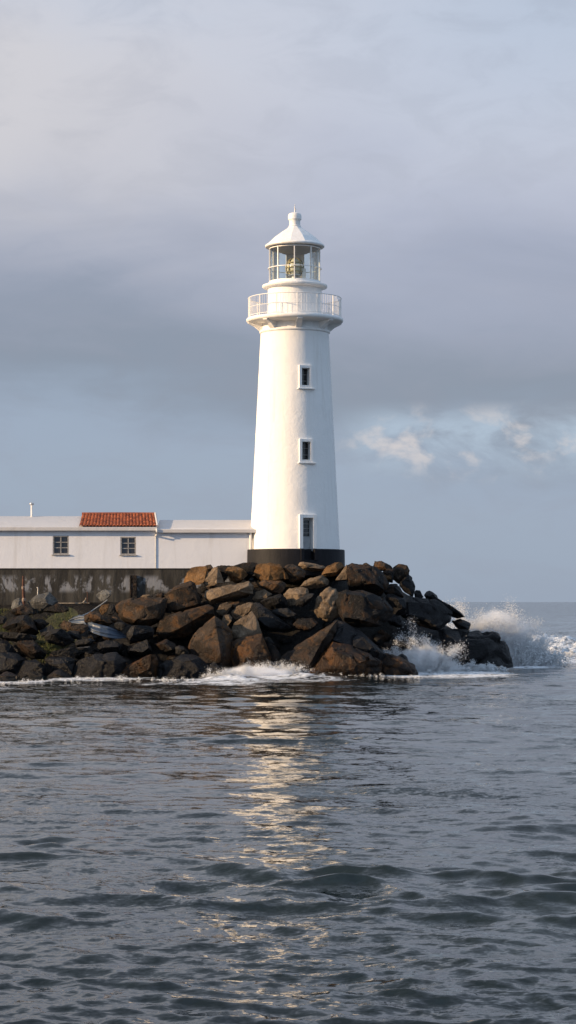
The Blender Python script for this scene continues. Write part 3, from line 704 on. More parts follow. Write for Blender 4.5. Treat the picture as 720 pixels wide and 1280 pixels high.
rock('wet black outermost rock hit by the breaking wave', 'r_black', 'p', [(538, 812), (548, 800), (562, 795), (585, 790), (600, 786.5), (613, 786), (622, 791), (629, 799), (634, 808), (637, 818), (638, 832), (612, 839), (570, 840), (538, 836)], 0, depth=138.2, thick=.4, rough=1.9, jit=.2,
     front=[(560, 805, .35), (575, 835, .6), (592, 797, .3), (610, 800, .45), (628, 812, .3), (620, 835, .6), (596, 838, .7), (552, 832, .5), (584, 812, .55), (606, 822, .62)])
rock('smooth black slab between the spray and the flank', 'r_black', 'F', [(60, 312), (100, 262), (185, 272), (180, 300), (95, 318)], .8)
rock('dark hidden boulder behind the splash under the wet one', 'r_black', 'p', [(530, 792), (548, 786), (572, 790), (575, 806), (555, 815), (532, 812)], .8)

# wedge stones that close the gaps of the pile: one of each shape, then copies
def fill_stones():
    protos = []
    for s in range(6):
        bm = bmesh.new()
        for i in range(13):
            v = Vector((random.gauss(0, 1), random.gauss(0, 1), random.gauss(0, .8))).normalized()
            bm.verts.new(Vector((v.x*.42*random.uniform(.8, 1.2), v.y*.36, v.z*.3)))
        finish_rock(bm, .6, .07)
        me = bpy.data.meshes.new('stone'); bm.to_mesh(me); bm.free(); me.shade_smooth()
        protos.append(me)
    n = 0
    for i in range(2000):
        px = random.uniform(10, 545); d = random.uniform(122.5, 132)
        X = (px-360)*d/F; z = float(terrain_z(np.array(X), np.array(d)))
        if z < .2 or z > 5.6: continue
        if px < 180 and (d > 127.5 or (36 < px < 95 and d > 126)): continue
        if px > 300 and d > 128.3: continue
        if n == 0: base = link('stone', protos[0], M['r_dark'])
        o = base if n == 0 else base.copy()
        if n:
            o.data = protos[n % 6]; COL.objects.link(o)
            if not o.data.materials: o.data.materials.append(M['r_dark'])
        o.location = (X, d, z+.12); o.rotation_euler = (random.uniform(-.5, .5), random.uniform(-.5, .5), random.uniform(0, 6.28))
        s = random.uniform(.8, 1.7); o.scale = (s, s, s)
        props(o, 'small dark stone wedged in a gap between the big boulders', 'stone', 'wedge stones in the gaps of the rock pile')
        n += 1
        if n >= 150: break
fill_stones()

# ------------------------------------------------------------------ grass, post, tarpaulin, bits at the wall foot
def build_grass():
    n = 9000
    vs, fs = [], []
    k = 0
    while k < n:
        px, py = random.uniform(-10, 92), random.uniform(760, 790)
        if not ((36 < px < 90 and 764 < py < 789) or px < 16): continue
        d = random.uniform(125.2, 129.5)
        X = (px-360)*d/F; z = float(terrain_z(np.array(X), np.array(d)))
        h = random.uniform(.06, .24); a = random.uniform(0, 6.28); w = .012
        t = Vector((random.gauss(0, .35)*h, random.gauss(0, .35)*h, h)); s = Vector((math.cos(a)*w, math.sin(a)*w, 0))
        b = Vector((X, d, z-.03)); i = len(vs)
        vs += [b-s, b+s, b+t*.6+s*.6, b+t, b+t*.6-s*.6]; fs.append((i, i+1, i+2, i+3, i+4)); k += 1
    me = bpy.data.meshes.new('grass'); me.from_pydata(vs, [], fs)
    props(link('grass', me, M['grass']), 'patch of short green grass between the stones and the wall', 'grass', kind='stuff')
    # the turf they grow on
    xs = np.arange(-15.6, -12.2, .2); ys = np.arange(126.7, 130.5, .2)
    X, Y = np.meshgrid(xs, ys); Z = terrain_z(X, Y)+.05+.03*np.sin(X*3)*np.cos(Y*2.3)
    v = np.stack([X, Y, Z], -1).reshape(-1, 3).tolist(); nx = len(xs)
    f = [(r*nx+c, r*nx+c+1, (r+1)*nx+c+1, (r+1)*nx+c) for r in range(len(ys)-1) for c in range(nx-1)]
    me = bpy.data.meshes.new('ground'); me.from_pydata(v, [], f); me.shade_smooth()
    props(link('ground', me, simple('mossy_soil', (.045, .05, .016), (.03, .03, .014), .9, 2., .05, 10)), kind='structure')
build_grass()

def build_post():
    d = 128.9; c = P(29.5, 762, d)
    t = empty('iron_post', c, 'rusty iron post with flaking pale paint in front of the stained wall', 'post')
    k = d/F
    bm = bmesh.new(); tube(bm, [(0, 0, -.3), (.01, 0, .6), (-.02, 0, 1.3), (-.03, 0, 42*k)], [.10, .09, .085, .05], 10)
    obj('shaft', bm, M['rusty'], t, smooth=40)
    bm = bmesh.new(); lathe(bm, [(.095, .05), (.12, .08), (.125, .2), (.10, .27), (.0951, .28)], 12)
    obj('lower_collar', bm, M['paintflake'], t, (0.02, 0, .42), smooth=40)
    bm = bmesh.new(); lathe(bm, [(.09, .0), (.105, .03), (.10, .15), (.088, .18)], 12)
    obj('upper_collar', bm, M['paintflake'], t, (-.02, 0, 1.22), smooth=40)
    bm = bmesh.new(); tube(bm, [(0, 0, .5), (.12, -.05, .2), (.2, -.1, -.2)], .05, 8)
    obj('brace', bm, M['rusty'], t, smooth=60)
build_post()
def small_post(px, y0, y1, label, mat, d=129.6, r=.035):
    a, b = P(px, y0, d), P(px, y1, d)
    bm = bmesh.new(); L = a.z-b.z
    tube(bm, [(0, 0, -.3), (.005, 0, L*.5), (.02, 0, L)], [r*1.2, r, r*.8], 8)
    lathe_b = bmesh.new(); lathe(lathe_b, [(0, L), (r*1.5, L), (r*1.5, L+.05), (0, L+.06)], 10)
    me = bpy.data.meshes.new('cap'); lathe_b.to_mesh(me); lathe_b.free(); bm.from_mesh(me); bpy.data.meshes.remove(me)
    o = obj('stake', bm, M[mat], smooth=50, loc=b); props(o, label, 'stake')
small_post(47, 735, 752, 'short pale grey stake standing behind the pale slab boulder', 'steel')
small_post(109, 741, 753, 'thin dark stake beside the yellowish scrap at the wall foot', 'rusty', 130.2, .02)

def build_scrap():
    d = 129.9; c = P(105.5, 754, d); k = d/F
    bm = bmesh.new()
    pts = [(-.17, 0, 0), (-.1, .02, .03), (-.02, 0, .09), (.05, .02, .16), (.08, 0, .28), (.1, .02, .34)]
    tube(bm, pts, [.02, .05, .06, .05, .035, .012], 7)
    tube(bm, [(-.02, 0, .07), (.1, .03, .03), (.2, .02, 0)], [.04, .035, .015], 7)
    props(obj('driftwood', bm, M['wood'], smooth=60, loc=c), 'little crooked yellowish driftwood scrap at the foot of the wall', 'driftwood')
    a, b = P(72, 753.5, 130.4), P(112, 754.5, 130.4); bm = bmesh.new()
    box(bm, (0, 0, 0), ((b-a).length, .22, .07), bev=.012)
    props(obj('timber_plank', bm, M['wood'], loc=(a+b)/2), 'long weathered plank lying along the foot of the wall', 'plank')
    pts = [P(86, 776, 126.3), P(94, 772, 126.9), P(104, 769, 127.2), P(112, 765.5, 127.4), P(120, 760, 127.7), P(126, 756, 128.2), P(134, 750, 128.6)]
    c = pts[0]; bm = bmesh.new(); tube(bm, [p-c for p in pts], .03, 7)
    props(obj('rope', bm, M['rope'], smooth=80, loc=c), 'pale rope running from the tarpaulin up to the wall', 'rope')
build_scrap()

def build_tarp():
    # ridge line of the sheet from its pale left end round the boulder's foot, as (px, py top, py bottom, depth)
    line = [(86, 775, 778, 125.6), (92, 771.5, 778.5, 125.5), (99, 768.5, 779.5, 125.3), (105, 769, 779, 125.1), (109, 775, 786, 124.7), (116, 778, 791, 124.2), (125, 780.5, 794, 124.0), (135, 783, 796.5, 124.0), (146, 787, 798, 124.3), (153, 791, 797.5, 124.6), (158, 794.5, 797, 124.9)]
    c = P(120, 790, 124.4)
    nu, nv = 90, 22
    bm = bmesh.new(); rows = []
    xs = [l[0] for l in line]
    for i in range(nu):
        px = xs[0]+(xs[-1]-xs[0])*i/(nu-1)
        tp, bt, d = (float(np.interp(px, xs, [l[j] for l in line])) for j in (1, 2, 3))
        row = []
        for j in range(nv):
            t = j/(nv-1)
            fold = .09*math.sin(t*11+px*.03)*math.sin(math.pi*t)+.04*math.sin(t*5+px*.12)
            p = P(px, tp+(bt-tp)*t, d+.35-.55*t+fold)
            row.append(bm.verts.new(p-c))
        rows.append(row)
    for a, b in zip(rows, rows[1:]):
        for j in range(nv-1): bm.faces.new((a[j], b[j], b[j+1], a[j+1]))
    o = obj('tarpaulin', bm, M['tarp'], smooth=180, loc=c)
    md = o.modifiers.new('s', 'SOLIDIFY'); md.thickness = .03
    props(o, 'pale blue tarpaulin in folds wrapped round the foot of a brown boulder', 'tarpaulin')
build_tarp()

# ------------------------------------------------------------------ retaining wall
def build_wall():
    d = 130.8; k = d/F
    c = P(0, 758, d); ztop = P(0, 711.6, d).z
    t = empty('retaining_wall', (c.x, d, 3.9), 'dark stained concrete retaining wall with pale flaked patches under the house', 'wall')
    H = ztop-3.9
    x0, x1 = P(-170, 0, d).x-c.x, P(318, 0, d).x-c.x
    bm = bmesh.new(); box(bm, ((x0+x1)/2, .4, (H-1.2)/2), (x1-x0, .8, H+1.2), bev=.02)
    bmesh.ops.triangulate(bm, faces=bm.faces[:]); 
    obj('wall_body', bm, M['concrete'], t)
    for px, w in ((168.5, 5.), (163.5, 2.0)):
        bm = bmesh.new(); x = P(px, 0, d).x-c.x
        box(bm, (x, -.09, H*.42), (w*k, .16, H*.84), bev=.02)
        obj('pier', bm, M['r_dark'], t)
    bm = bmesh.new(); box(bm, ((x0+x1)/2, .38, H+.035), (x1-x0, .84, .06), bev=.01)
    obj('coping', bm, simple('dark_coping', (.03, .028, .026), (.05, .048, .045), .85, 4., .01), t)
build_wall()

# ------------------------------------------------------------------ house
def build_house():
    d = 131.0; k = d/F
    zb = P(0, 711.5, d).z+.06; c = Vector((P(0, 0, d).x, d, zb))
    t = empty('house', c, 'long low white house with a patch of red roof tiles beside the tower', 'house')
    Z = lambda y: CAMZ+(752-y)*k-zb
    X = lambda px: (px-360)*k-c.x
    x0, x1 = X(-170), X(311.5)
    ztop = Z(660)
    bm = bmesh.new(); box(bm, ((x0+x1)/2, 2.2, ztop/2), (x1-x0, 4.4, ztop))
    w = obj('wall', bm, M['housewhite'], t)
    wins = [(66, 86, 669.5, 693), (150.5, 170, 671, 693.5)]
    cuts = []
    bpy.context.view_layer.update()
    for a, b, y0, y1 in wins:
        cc = cutter(((X(a)+X(b))/2, 0, (Z(y0)+Z(y1))/2), (X(b)-X(a), .36, Z(y0)-Z(y1))); cc.parent = t; cuts.append(cc)
    bpy.context.view_layer.update()
    boolean_cut(w, cuts)
    for a, b, y0, y1 in wins:
        cx, cz, ww, hh = (X(a)+X(b))/2, (Z(y0)+Z(y1))/2, X(b)-X(a), Z(y0)-Z(y1)
        f = .07; bm = bmesh.new()
        for s in (-1, 1):
            box(bm, (s*(ww/2-f/2-.004), .0, 0), (f, .1, hh-.01), bev=.006)
            box(bm, (0, .001, s*(hh/2-f/2-.005)), (ww-2*f-.008, .1, f), bev=.006)
        box(bm, (0, .012, 0), (.055, .06, hh-2*f-.01), bev=.004)
        for s in (-1, 1):
            for zz in (-1, 1):
                box(bm, (s*(ww/4-.01), .014, zz*(hh-2*f)/6), (ww/2-f-.04, .05, .045), bev=.004)
        fr = obj('window', bm, M['greywood'], t, (cx, .06, cz))
        bm = bmesh.new()
        for s in (-1, 1):
            for zz in (-1, 0, 1):
                box(bm, (s*(ww-2*f)/4, .04+.004*zz, zz*(hh-2*f)/3), ((ww-2*f)/2-.03, .012, (hh-2*f)/3-.03), rot=None)
        obj('glass', bm, M['glassdark'], fr)
        bm = bmesh.new(); box(bm, (0, -.08, -hh/2-.03), (ww+.12, .14, .05), bev=.01)
        obj('sill', bm, M['greywood'], fr)
    # eaves shelf along the whole front
    ev = .32
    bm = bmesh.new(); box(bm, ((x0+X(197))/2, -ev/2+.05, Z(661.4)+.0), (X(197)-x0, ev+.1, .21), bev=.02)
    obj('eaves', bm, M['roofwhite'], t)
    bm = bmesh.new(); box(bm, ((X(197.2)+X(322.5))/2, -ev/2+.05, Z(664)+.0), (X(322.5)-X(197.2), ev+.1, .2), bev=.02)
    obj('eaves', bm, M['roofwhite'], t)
    # roof slopes: a wedge from the eaves shelf to the ridge
    def slope(name, xa, xb, ya, yr, mat, run=2.8, xa2=None, xb2=None, y_off=0.):
        zA, zR = Z(ya), Z(yr)+.02
        xa2 = xa if xa2 is None else xa2; xb2 = xb if xb2 is None else xb2
        bm = bmesh.new()
        pr = [(-ev+.06+y_off, zA), (run, zR), (run+1.8, zA+.1), (run+1.8, zA-.05), (-ev+.06+y_off, zA-.02)]
        A = [bm.verts.new((xa2 if i == 1 else xa, y, z)) for i, (y, z) in enumerate(pr)]
        B = [bm.verts.new((xb2 if i == 1 else xb, y, z)) for i, (y, z) in enumerate(pr)]
        for i in range(5): bm.faces.new((A[i], A[(i+1) % 5], B[(i+1) % 5], B[i]))
        bm.faces.new(A); bm.faces.new(B)
        bmesh.ops.bevel(bm, geom=bm.edges[:], offset=.03, segments=2, affect='EDGES')
        return obj(name, bm, mat, t, smooth=40)
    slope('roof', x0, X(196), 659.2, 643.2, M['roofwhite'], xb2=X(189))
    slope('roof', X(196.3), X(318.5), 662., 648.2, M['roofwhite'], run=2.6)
    # verge board up the cut edge of the tiles
    # barrel tiles: own geometry lying on the white slope
    zA, zR, run = Z(659.2)+.03, Z(643.2)+.1, 2.8
    cols, rows_, nu, nv = 23, 8, 8, 5
    bm = bmesh.new(); tone = []
    rr = random.Random(3)
    for ci in range(cols):
        for ri in range(rows_):
            tn = rr.random(); dz = rr.uniform(-.006, .006)
            g = []
            for i in range(nu+1):
                row = []
                for j in range(nv+1):
                    v_ = (ri+j/nv*1.12)/rows_*1.0
                    v_ = min(v_, 1.0)
                    u = (ci+i/nu)/cols
                    xa = X(99.5)+(X(97.3)-X(99.5))*v_; xb = X(196.2)+(X(189.8)-X(196.2))*v_
                    barrel = .085*abs(math.sin(math.pi*i/nu))**.8
                    yy = -ev+.04+(run+ev-.04)*v_
                    zz = zA+(zR-zA)*v_+barrel+.055*(1-j/nv)+dz
                    row.append(bm.verts.new((xa+(xb-xa)*u, yy-.02, zz))); tone.append(tn)
                g.append(row)
            for i in range(nu):
                for j in range(nv): bm.faces.new((g[i][j], g[i+1][j], g[i+1][j+1], g[i][j+1]))
            low = [bm.verts.new((v.co.x, v.co.y+.001, v.co.z-.05)) for v in (g[i][0] for i in range(nu+1))]; tone += [tn*.5]*(nu+1)
            for i in range(nu): bm.faces.new((g[i][0], low[i], low[i+1], g[i+1][0]))
    me = bpy.data.meshes.new('tiled_roof'); bm.to_mesh(me); bm.free(); me.shade_smooth(); me.set_sharp_from_angle(angle=R(50))
    at = me.attributes.new('tile_tone', 'FLOAT', 'POINT'); at.data.foreach_set('value', tone)
    props(link('tiled_roof', me, M['tile'], t), 'red barrel tile patch on the white roof')
    bm = bmesh.new(); tube(bm, [(X(97), run-.02, zR+.06), (X(143), run-.02, zR+.07), (X(190.3), run-.02, zR+.06)], .09, 10)
    obj('ridge_tile', bm, simple('dark_terracotta', (.17, .045, .022), (.28, .08, .035), .8, 6., .01), t, smooth=60)
    bm = bmesh.new(); tube(bm, [(X(197.3), -ev+.02, zA+.06), (X(190.6), run, zR+.1)], .07, 8)
    obj('verge', bm, M['roofwhite'], t, smooth=60)
    # downpipes, joint line and vent
    bm = bmesh.new(); tube(bm, [(X(196.5), -ev-.06, Z(661)), (X(196.5), -ev-.06, Z(665)), (X(195.2), -.3, Z(668.5)), (X(194.7), -.03, Z(670))], .055, 8)
    obj('spout', bm, M['metalwhite'], t, smooth=60)
    bm = bmesh.new(); tube(bm, [(X(194.7), -.03, Z(669.5)), (X(194.7), -.03, .02)], .022, 8)
    obj('downpipe', bm, M['steel'], t, smooth=60)
    bm = bmesh.new(); tube(bm, [(X(313.3), -.12, Z(666)), (X(313.3), -.12, Z(690))], .075, 10)
    obj('downpipe', bm, M['metalwhite'], t, smooth=60)
    bm = bmesh.new(); h = Z(629)-Z(643)
    lathe(bm, [(.0, -.3), (.06, -.3), (.06, h), (.0, h)], 12)
    vp = obj('vent_pipe', bm, M['metalwhite'], t, (X(33.3), 2.6, Z(643)), smooth=50)
    bm = bmesh.new(); lathe(bm, [(0, h+.02), (.13, h+.02), (.145, h+.05), (.12, h+.13), (.0, h+.16)], 14)
    obj('cowl', bm, M['steel'], vp, smooth=50)
build_house()

# ------------------------------------------------------------------ lighthouse
def build_lighthouse():
    d = 132.; k = d/F
    zb = 6.0; ax = (368.5-360)*k
    t = empty('lighthouse', (ax, d, zb), 'tall white round lighthouse with black plinth, railed gallery and glass lantern', 'lighthouse')
    Z = lambda y: CAMZ+(752-y)*k-zb
    r = lambda p: p*k
    def lat(name, prof, mat, seg=72, parent=None, smooth=35, closed=False, loc=(0, 0, 0)):
        bm = bmesh.new(); lathe(bm, [(r(a), Z(b)) if a > 0 else (0., Z(b)) for a, b in prof], seg, closed)
        return obj(name, bm, mat, parent or t, loc, smooth=smooth)
    phi = lambda deg: R(deg-90)     # 0 deg faces the camera (-Y), positive to the right
    def frame_rot(deg):
        from mathutils import Matrix
        return Matrix.Rotation(R(deg), 3, 'Z')
    # plinth and shaft with pocketed openings
    plinth = lat('plinth', [(0, 687.3), (61.4, 687.3), (62.4, 688), (62.9, 720), (0, 720)], M['black'], 96)
    prof = [(0, 690), (56.4, 690)]
    for i in range(1, 25):
        y = 690-(690-416)*i/24
        prof.append((56.4+(42.6-56.4)*i/24+.1*math.sin(i*2.1), y))
    prof += [(0, 416)]
    shaft = lat('tower_shaft', prof, M['white'], 96)
    # openings: (deg, y top, y bottom, half width px of the opening, radius px at its height)
    ops = [('window', 16.5, 464.6, 486.2, 5.2, 45.3), ('window', 15.8, 555.6, 578, 5.5, 50.), ('door', 16.4, 649.3, 701, 6.7, 55.2)]
    def wcut(deg, y0, y1, hw, rad, depth):
        rot = frame_rot(deg); cdir = rot @ Vector((0, -1, 0))
        cz = (Z(y0)+Z(y1))/2
        cc = cutter(Vector((0, 0, cz))+cdir*(r(rad)-depth/2+.3), (2*r(hw), depth+.6, Z(y0)-Z(y1)), rot); cc.parent = t
        return cc
    cs = [wcut(dg, y0, y1, hw, rad, .55 if n == 'window' else .5) for n, dg, y0, y1, hw, rad in ops]
    cp = [wcut(ops[2][1], 660, 701, 6.7, 62.5, .85)]
    bpy.context.view_layer.update()
    boolean_cut(shaft, cs)
    boolean_cut(plinth, cp)
    for me in (shaft.data, plinth.data): me.shade_smooth(); me.set_sharp_from_angle(angle=R(35))
    for n, dg, y0, y1, hw, rad in ops:
        rot = frame_rot(dg); cdir = rot @ Vector((0, -1, 0))
        w, h = 2*r(hw), Z(y0)-Z(y1); fw = .17
        cz = (Z(y0)+Z(y1))/2
        e = 'window' if n == 'window' else 'door'
        # the moulded surround carries the opening's other pieces
        bm = bmesh.new()
        y_c = 0.0
        if n == 'window':
            for s in (-1, 1): box(bm, (s*(w/2+fw/2-.01), y_c, 0), (fw, .30, h+2*fw), bev=.015)
            box(bm, (0, y_c, h/2+fw/2-.008), (w-.02, .296, fw), bev=.015)
            box(bm, (0, y_c, -h/2-fw/2+.008), (w-.02, .296, fw), bev=.015)
        else:
            hh = Z(y0)-Z(687.1); cz = (Z(y0)+Z(687.1))/2
            for s in (-1, 1): box(bm, (s*(w/2+.10), y_c, .1), (.22, .34, hh+.2), bev=.015)
            box(bm, (0, y_c, hh/2+.1), (w-.03, .336, .2), bev=.015)
        o = obj(e, bm, M['white'], t, Vector((0, 0, cz))+cdir*(r(rad)-.03))
        o.rotation_euler = (0, 0, R(dg))
        if n == 'window':
            bm = bmesh.new(); box(bm, (.04, -.05, -h/2-fw-.02), (w+2*fw+.22, .34, .07), bev=.012)
            obj('sill', bm, M['white'], o)
            bm = bmesh.new(); box(bm, (0, .50, 0), (w+.02, .03, h+.02))
            obj('glass', bm, M['glassdark'], o)
            bm = bmesh.new()
            for q in (-.2, .16): box(bm, (0, .475, q*h), (w, .03, .028))
            box(bm, (0, .478, 0), (.028, .03, h))
            obj('glazing_bar', bm, M['greywood'], o)
        else:
            H0 = Z(y0)-Z(701)
            bm = bmesh.new(); box(bm, (0, .44, 0), (w-.01, .05, hh-.02), bev=.008)
            box(bm, (0, .41, hh/2-H0*.82+.2), (w*.62, .02, .55), bev=.006)
            dp = obj('door_panel', bm, M['doorgrey'], o)
            bm = bmesh.new(); box(bm, (.02, .408, hh/2-.62), (w*.66, .02, .95))
            obj('door_glass', bm, M['glassdark'], dp)
            bm = bmesh.new()
            for q in range(3): box(bm, (.02, .392, hh/2-.35-.27*q), (w*.66, .014, .03))
            obj('door_bar', bm, M['greywood'], dp)
            bm = bmesh.new(); tube(bm, [(-.16, .40, hh/2-1.45), (-.16, .34, hh/2-1.45), (-.05, .34, hh/2-1.45)], .018, 6)
            obj('handle', bm, M['steel'], dp)
            bm = bmesh.new()
            for s in (-1, 1): box(bm, (s*(w/2+.10), -.16, -hh/2-.37), (.2, .56, .66), bev=.012)
            box(bm, (0, .36, -hh/2-.36), (w-.01, .2, .68), bev=.01)
            props(obj('door_foot', bm, M['black'], o), 'black painted lower door jambs')
    # neck ring, brackets, gallery deck
    lat('neck', [(0, 417), (41.2, 417), (40.8, 404), (41.5, 400), (0, 400)], M['white'])
    lat('ring_moulding', [(0, 417.6), (42.9, 417.6), (44., 416.6), (44.2, 415), (43.6, 414), (41, 413.2), (0, 413.2)], M['white'], 96, smooth=50)
    g = lat('gallery', [(0, 405.6), (46, 405.4), (58.4, 403.8), (59.8, 403), (60.6, 401.6), (60.6, 399.8), (60.0, 398.8), (57, 398.4), (0, 398.2)], M['white'], 96)
    for i in range(8):
        dg = 6+45*i
        bm = bmesh.new()
        wd = .17
        pr = [(r(39.5), Z(405)), (r(59), Z(403.6)), (r(58.4), Z(405.2)), (r(50.5), Z(408.5)), (r(44), Z(414.5)), (r(41.4), Z(416.8)), (r(39.5), Z(416.8))]
        A = [bm.verts.new((-wd, -a, z)) for a, z in pr]; B = [bm.verts.new((wd, -a, z)) for a, z in pr]
        for j in range(len(pr)): j2 = (j+1) % len(pr); bm.faces.new((A[j], A[j2], B[j2], B[j]))
        bm.faces.new(A); bm.faces.new(B)
        bmesh.ops.bevel(bm, geom=bm.edges[:], offset=.02, segments=1, affect='EDGES')
        b = obj('bracket', bm, M['white'], t); b.rotation_euler = (0, 0, R(dg))
    # railing
    R0 = r(58.); zt = Z(398.4); rh = 1.22
    rail = bmesh.new(); rr_ = .026
    lathe(rail, [(R0+rr_*math.cos(a), zt+rh+rr_*math.sin(a)) for a in np.linspace(0, 2*math.pi, 8, endpoint=False)], 128, True)
    ro = obj('railing', rail, M['metalwhite'], t, smooth=80)
    for nm, z, q in (('middle_rail', zt+rh*.5, .016), ('bottom_rail', zt+.1, .018)):
        bm = bmesh.new(); lathe(bm, [(R0+q*math.cos(a), z+q*math.sin(a)) for a in np.linspace(0, 2*math.pi, 6, endpoint=False)], 128, True)
        obj(nm, bm, M['metalwhite'], ro, smooth=80)
    bm = bmesh.new()
    for i in range(112):
        a = 2*math.pi*(i+.5)/112; x, y = R0*math.cos(a), R0*math.sin(a)
        tube(bm, [(x, y, zt+.1), (x, y, zt+rh)], .0085, 5)
    props(obj('balusters', bm, M['metalwhite'], ro), kind='stuff')
    for i in range(14):
        a = 2*math.pi*i/14-R(87); x, y = R0*math.cos(a), R0*math.sin(a)
        bm = bmesh.new(); tube(bm, [(0, 0, 0), (0, 0, rh)], .028, 8)
        obj('rail_post', bm, M['metalwhite'], ro, (x, y, zt), smooth=60)
    # watch room, cornice, lantern
    lat('watch_room', [(0, 398.5), (34.4, 398.5), (34., 396), (33.6, 360), (0, 360)], M['white'], 72)
    lat('cornice', [(0, 361.4), (36.5, 361.2), (39.8, 360.2), (40.8, 358.8), (40.4, 357.2), (38, 356.4), (33, 355.6), (32.6, 353.2), (0, 353.2)], M['white'], 96, smooth=50)
    # glazing
    Rl = r(31.4); y0, y1 = 353.4, 311.
    for i in range(9):
        dg = -1+40*i; a = phi(dg); a2 = phi(dg+40)
        x, y = Rl*math.cos(a), Rl*math.sin(a)
        bm = bmesh.new(); box(bm, (0, 0, (Z(y0)+Z(y1))/2), (.066, .10, Z(y1)-Z(y0)), bev=.01)
        o = obj('lantern_mullion', bm, M['metalwhite'], t, (x, y, 0)); o.rotation_euler = (0, 0, R(dg))
        bm = bmesh.new(); Rg = Rl-.005; q = .02
        lathe(bm, [(Rg, Z(y0)+.01), (Rg, Z(y1)-.01)], 8, False, a+q, a2-q)
        obj('lantern_pane', bm, M['glass'], t, smooth=180)
    for y in (y0-.4, y1+.3, 336.2):
        bm = bmesh.new(); q = .035 if y != 336.2 else .02; ex = 0 if y != 336.2 else .09
        lathe(bm, [(Rl+ex-q, Z(y)-q), (Rl+ex+q, Z(y)-q), (Rl+ex+q, Z(y)+q), (Rl+ex-q, Z(y)+q)], 90, True)
        obj('lantern_ring' if ex == 0 else 'hand_rail', bm, M['metalwhite'], t)
    # inside: boarded back and ceiling
    bm = bmesh.new(); q = .03; Rb = Rl-.22
    a0, a1 = phi(180-26), phi(180+22)
    lathe(bm, [(Rb, Z(353)), (Rb, Z(312)), (Rb-q, Z(312)), (Rb-q, Z(353))], 24, True, a0, a1)
    obj('lantern_blind', bm, simple('pale_blind', (.62, .6, .57), (.55, .53, .5), .7, 2.), t, smooth=60)
    lat('lantern_ceiling', [(0, 316.5), (16, 316.5), (24, 312.6), (30.3, 311.4), (30.3, 310.2), (0, 310.2)], M['interior'], 48)
    # optic
    oz = Z(353.3)
    bm = bmesh.new(); lathe(bm, [(0, 0), (.5, 0), (.5, .08), (.2, .14), (.16, .34), (.34, .4), (.34, .46), (0, .46)], 24)
    op = obj('optic_pedestal', bm, M['steel'], t, (0, 0, oz), smooth=40)
    H = Z(323.8)-oz
    op.scale = (1.2, 1.2, 1.04)
    lp = [(.30, .47), (.42, .62), (.455, .86), (.43, 1.05), (.36, 1.24), (.22, H-.05), (.05, H)]
    bm = bmesh.new(); lathe(bm, [(a*.9, b) for a, b in lp], 24)
    obj('optic_lens', bm, M['lens'], op, smooth=80)
    for i in range(8):
        a = 2*math.pi*i/8
        bm = bmesh.new(); tube(bm, [(q_*math.cos(a), q_*math.sin(a), z) for q_, z in lp], .034, 6)
        obj('optic_rib', bm, M['brass'], op, smooth=60)
    for q_, z in ((.42, .62), (.455, .86), (.40, 1.14)):
        bm = bmesh.new(); lathe(bm, [(q_+.03*math.cos(a), z+.03*math.sin(a)) for a in np.linspace(0, 2*math.pi, 6, endpoint=False)], 28, True)
        obj('optic_hoop', bm, M['brass'], op, smooth=80)
    bm = bmesh.new(); lathe(bm, [(0, .62), (.14, .64), (.17, .8), (.1, .98), (0, 1.0)], 14)
    obj('lamp_bulb', bm, M['brass'], op, smooth=60)
    bm = bmesh.new(); box(bm, (0, 0, .42), (.24, .2, .84), bev=.03)
    obj('control_box', bm, M['metalwhite'], t, (.56, -.1, oz))
    # roof: eave ring, 12-sided cone, ventilator, rod
    ring = [(30.6, 309.6), (36, 309.8), (37., 308.8), (37.2, 307.6), (36.6, 306.6), (34, 305.4), (30.6, 305.4)]
    lat('eave_ring', ring, M['metalwhite'], 96, smooth=50, closed=True)
    bm = bmesh.new(); lathe(bm, [(r(a), Z(b)) for a, b in ((35.8, 306.3), (26., 297.2), (17, 290.6), (10.6, 286.4), (7.4, 283.4), (7., 282))], 12, False)
    rf = obj('lantern_roof', bm, M['metalwhite'], t); rf.rotation_euler = (0, 0, R(-90-9+0))
    for p in rf.data.polygons: p.use_smooth = False
    v = lat('ventilator', [(0, 284), (7.6, 284), (7.8, 282.8), (6.9, 281.8), (6.8, 277), (7.4, 275.4), (8.4, 274.4), (8.5, 270), (7.6, 267.6), (5, 266.2), (1.2, 265.6), (0, 265.6)], M['metalwhite'], 36, smooth=40)
    bm = bmesh.new(); zz = Z(265.8)
    tube(bm, [(0, 0, zz), (.01, 0, zz+.12), (.03, 0, zz+.2), (-.01, 0, zz+.3), (.01, 0, zz+.52)], [.04, .03, .045, .025, .008], 8)
    obj('lightning_rod', bm, M['steel'], v, smooth=60)
build_lighthouse()

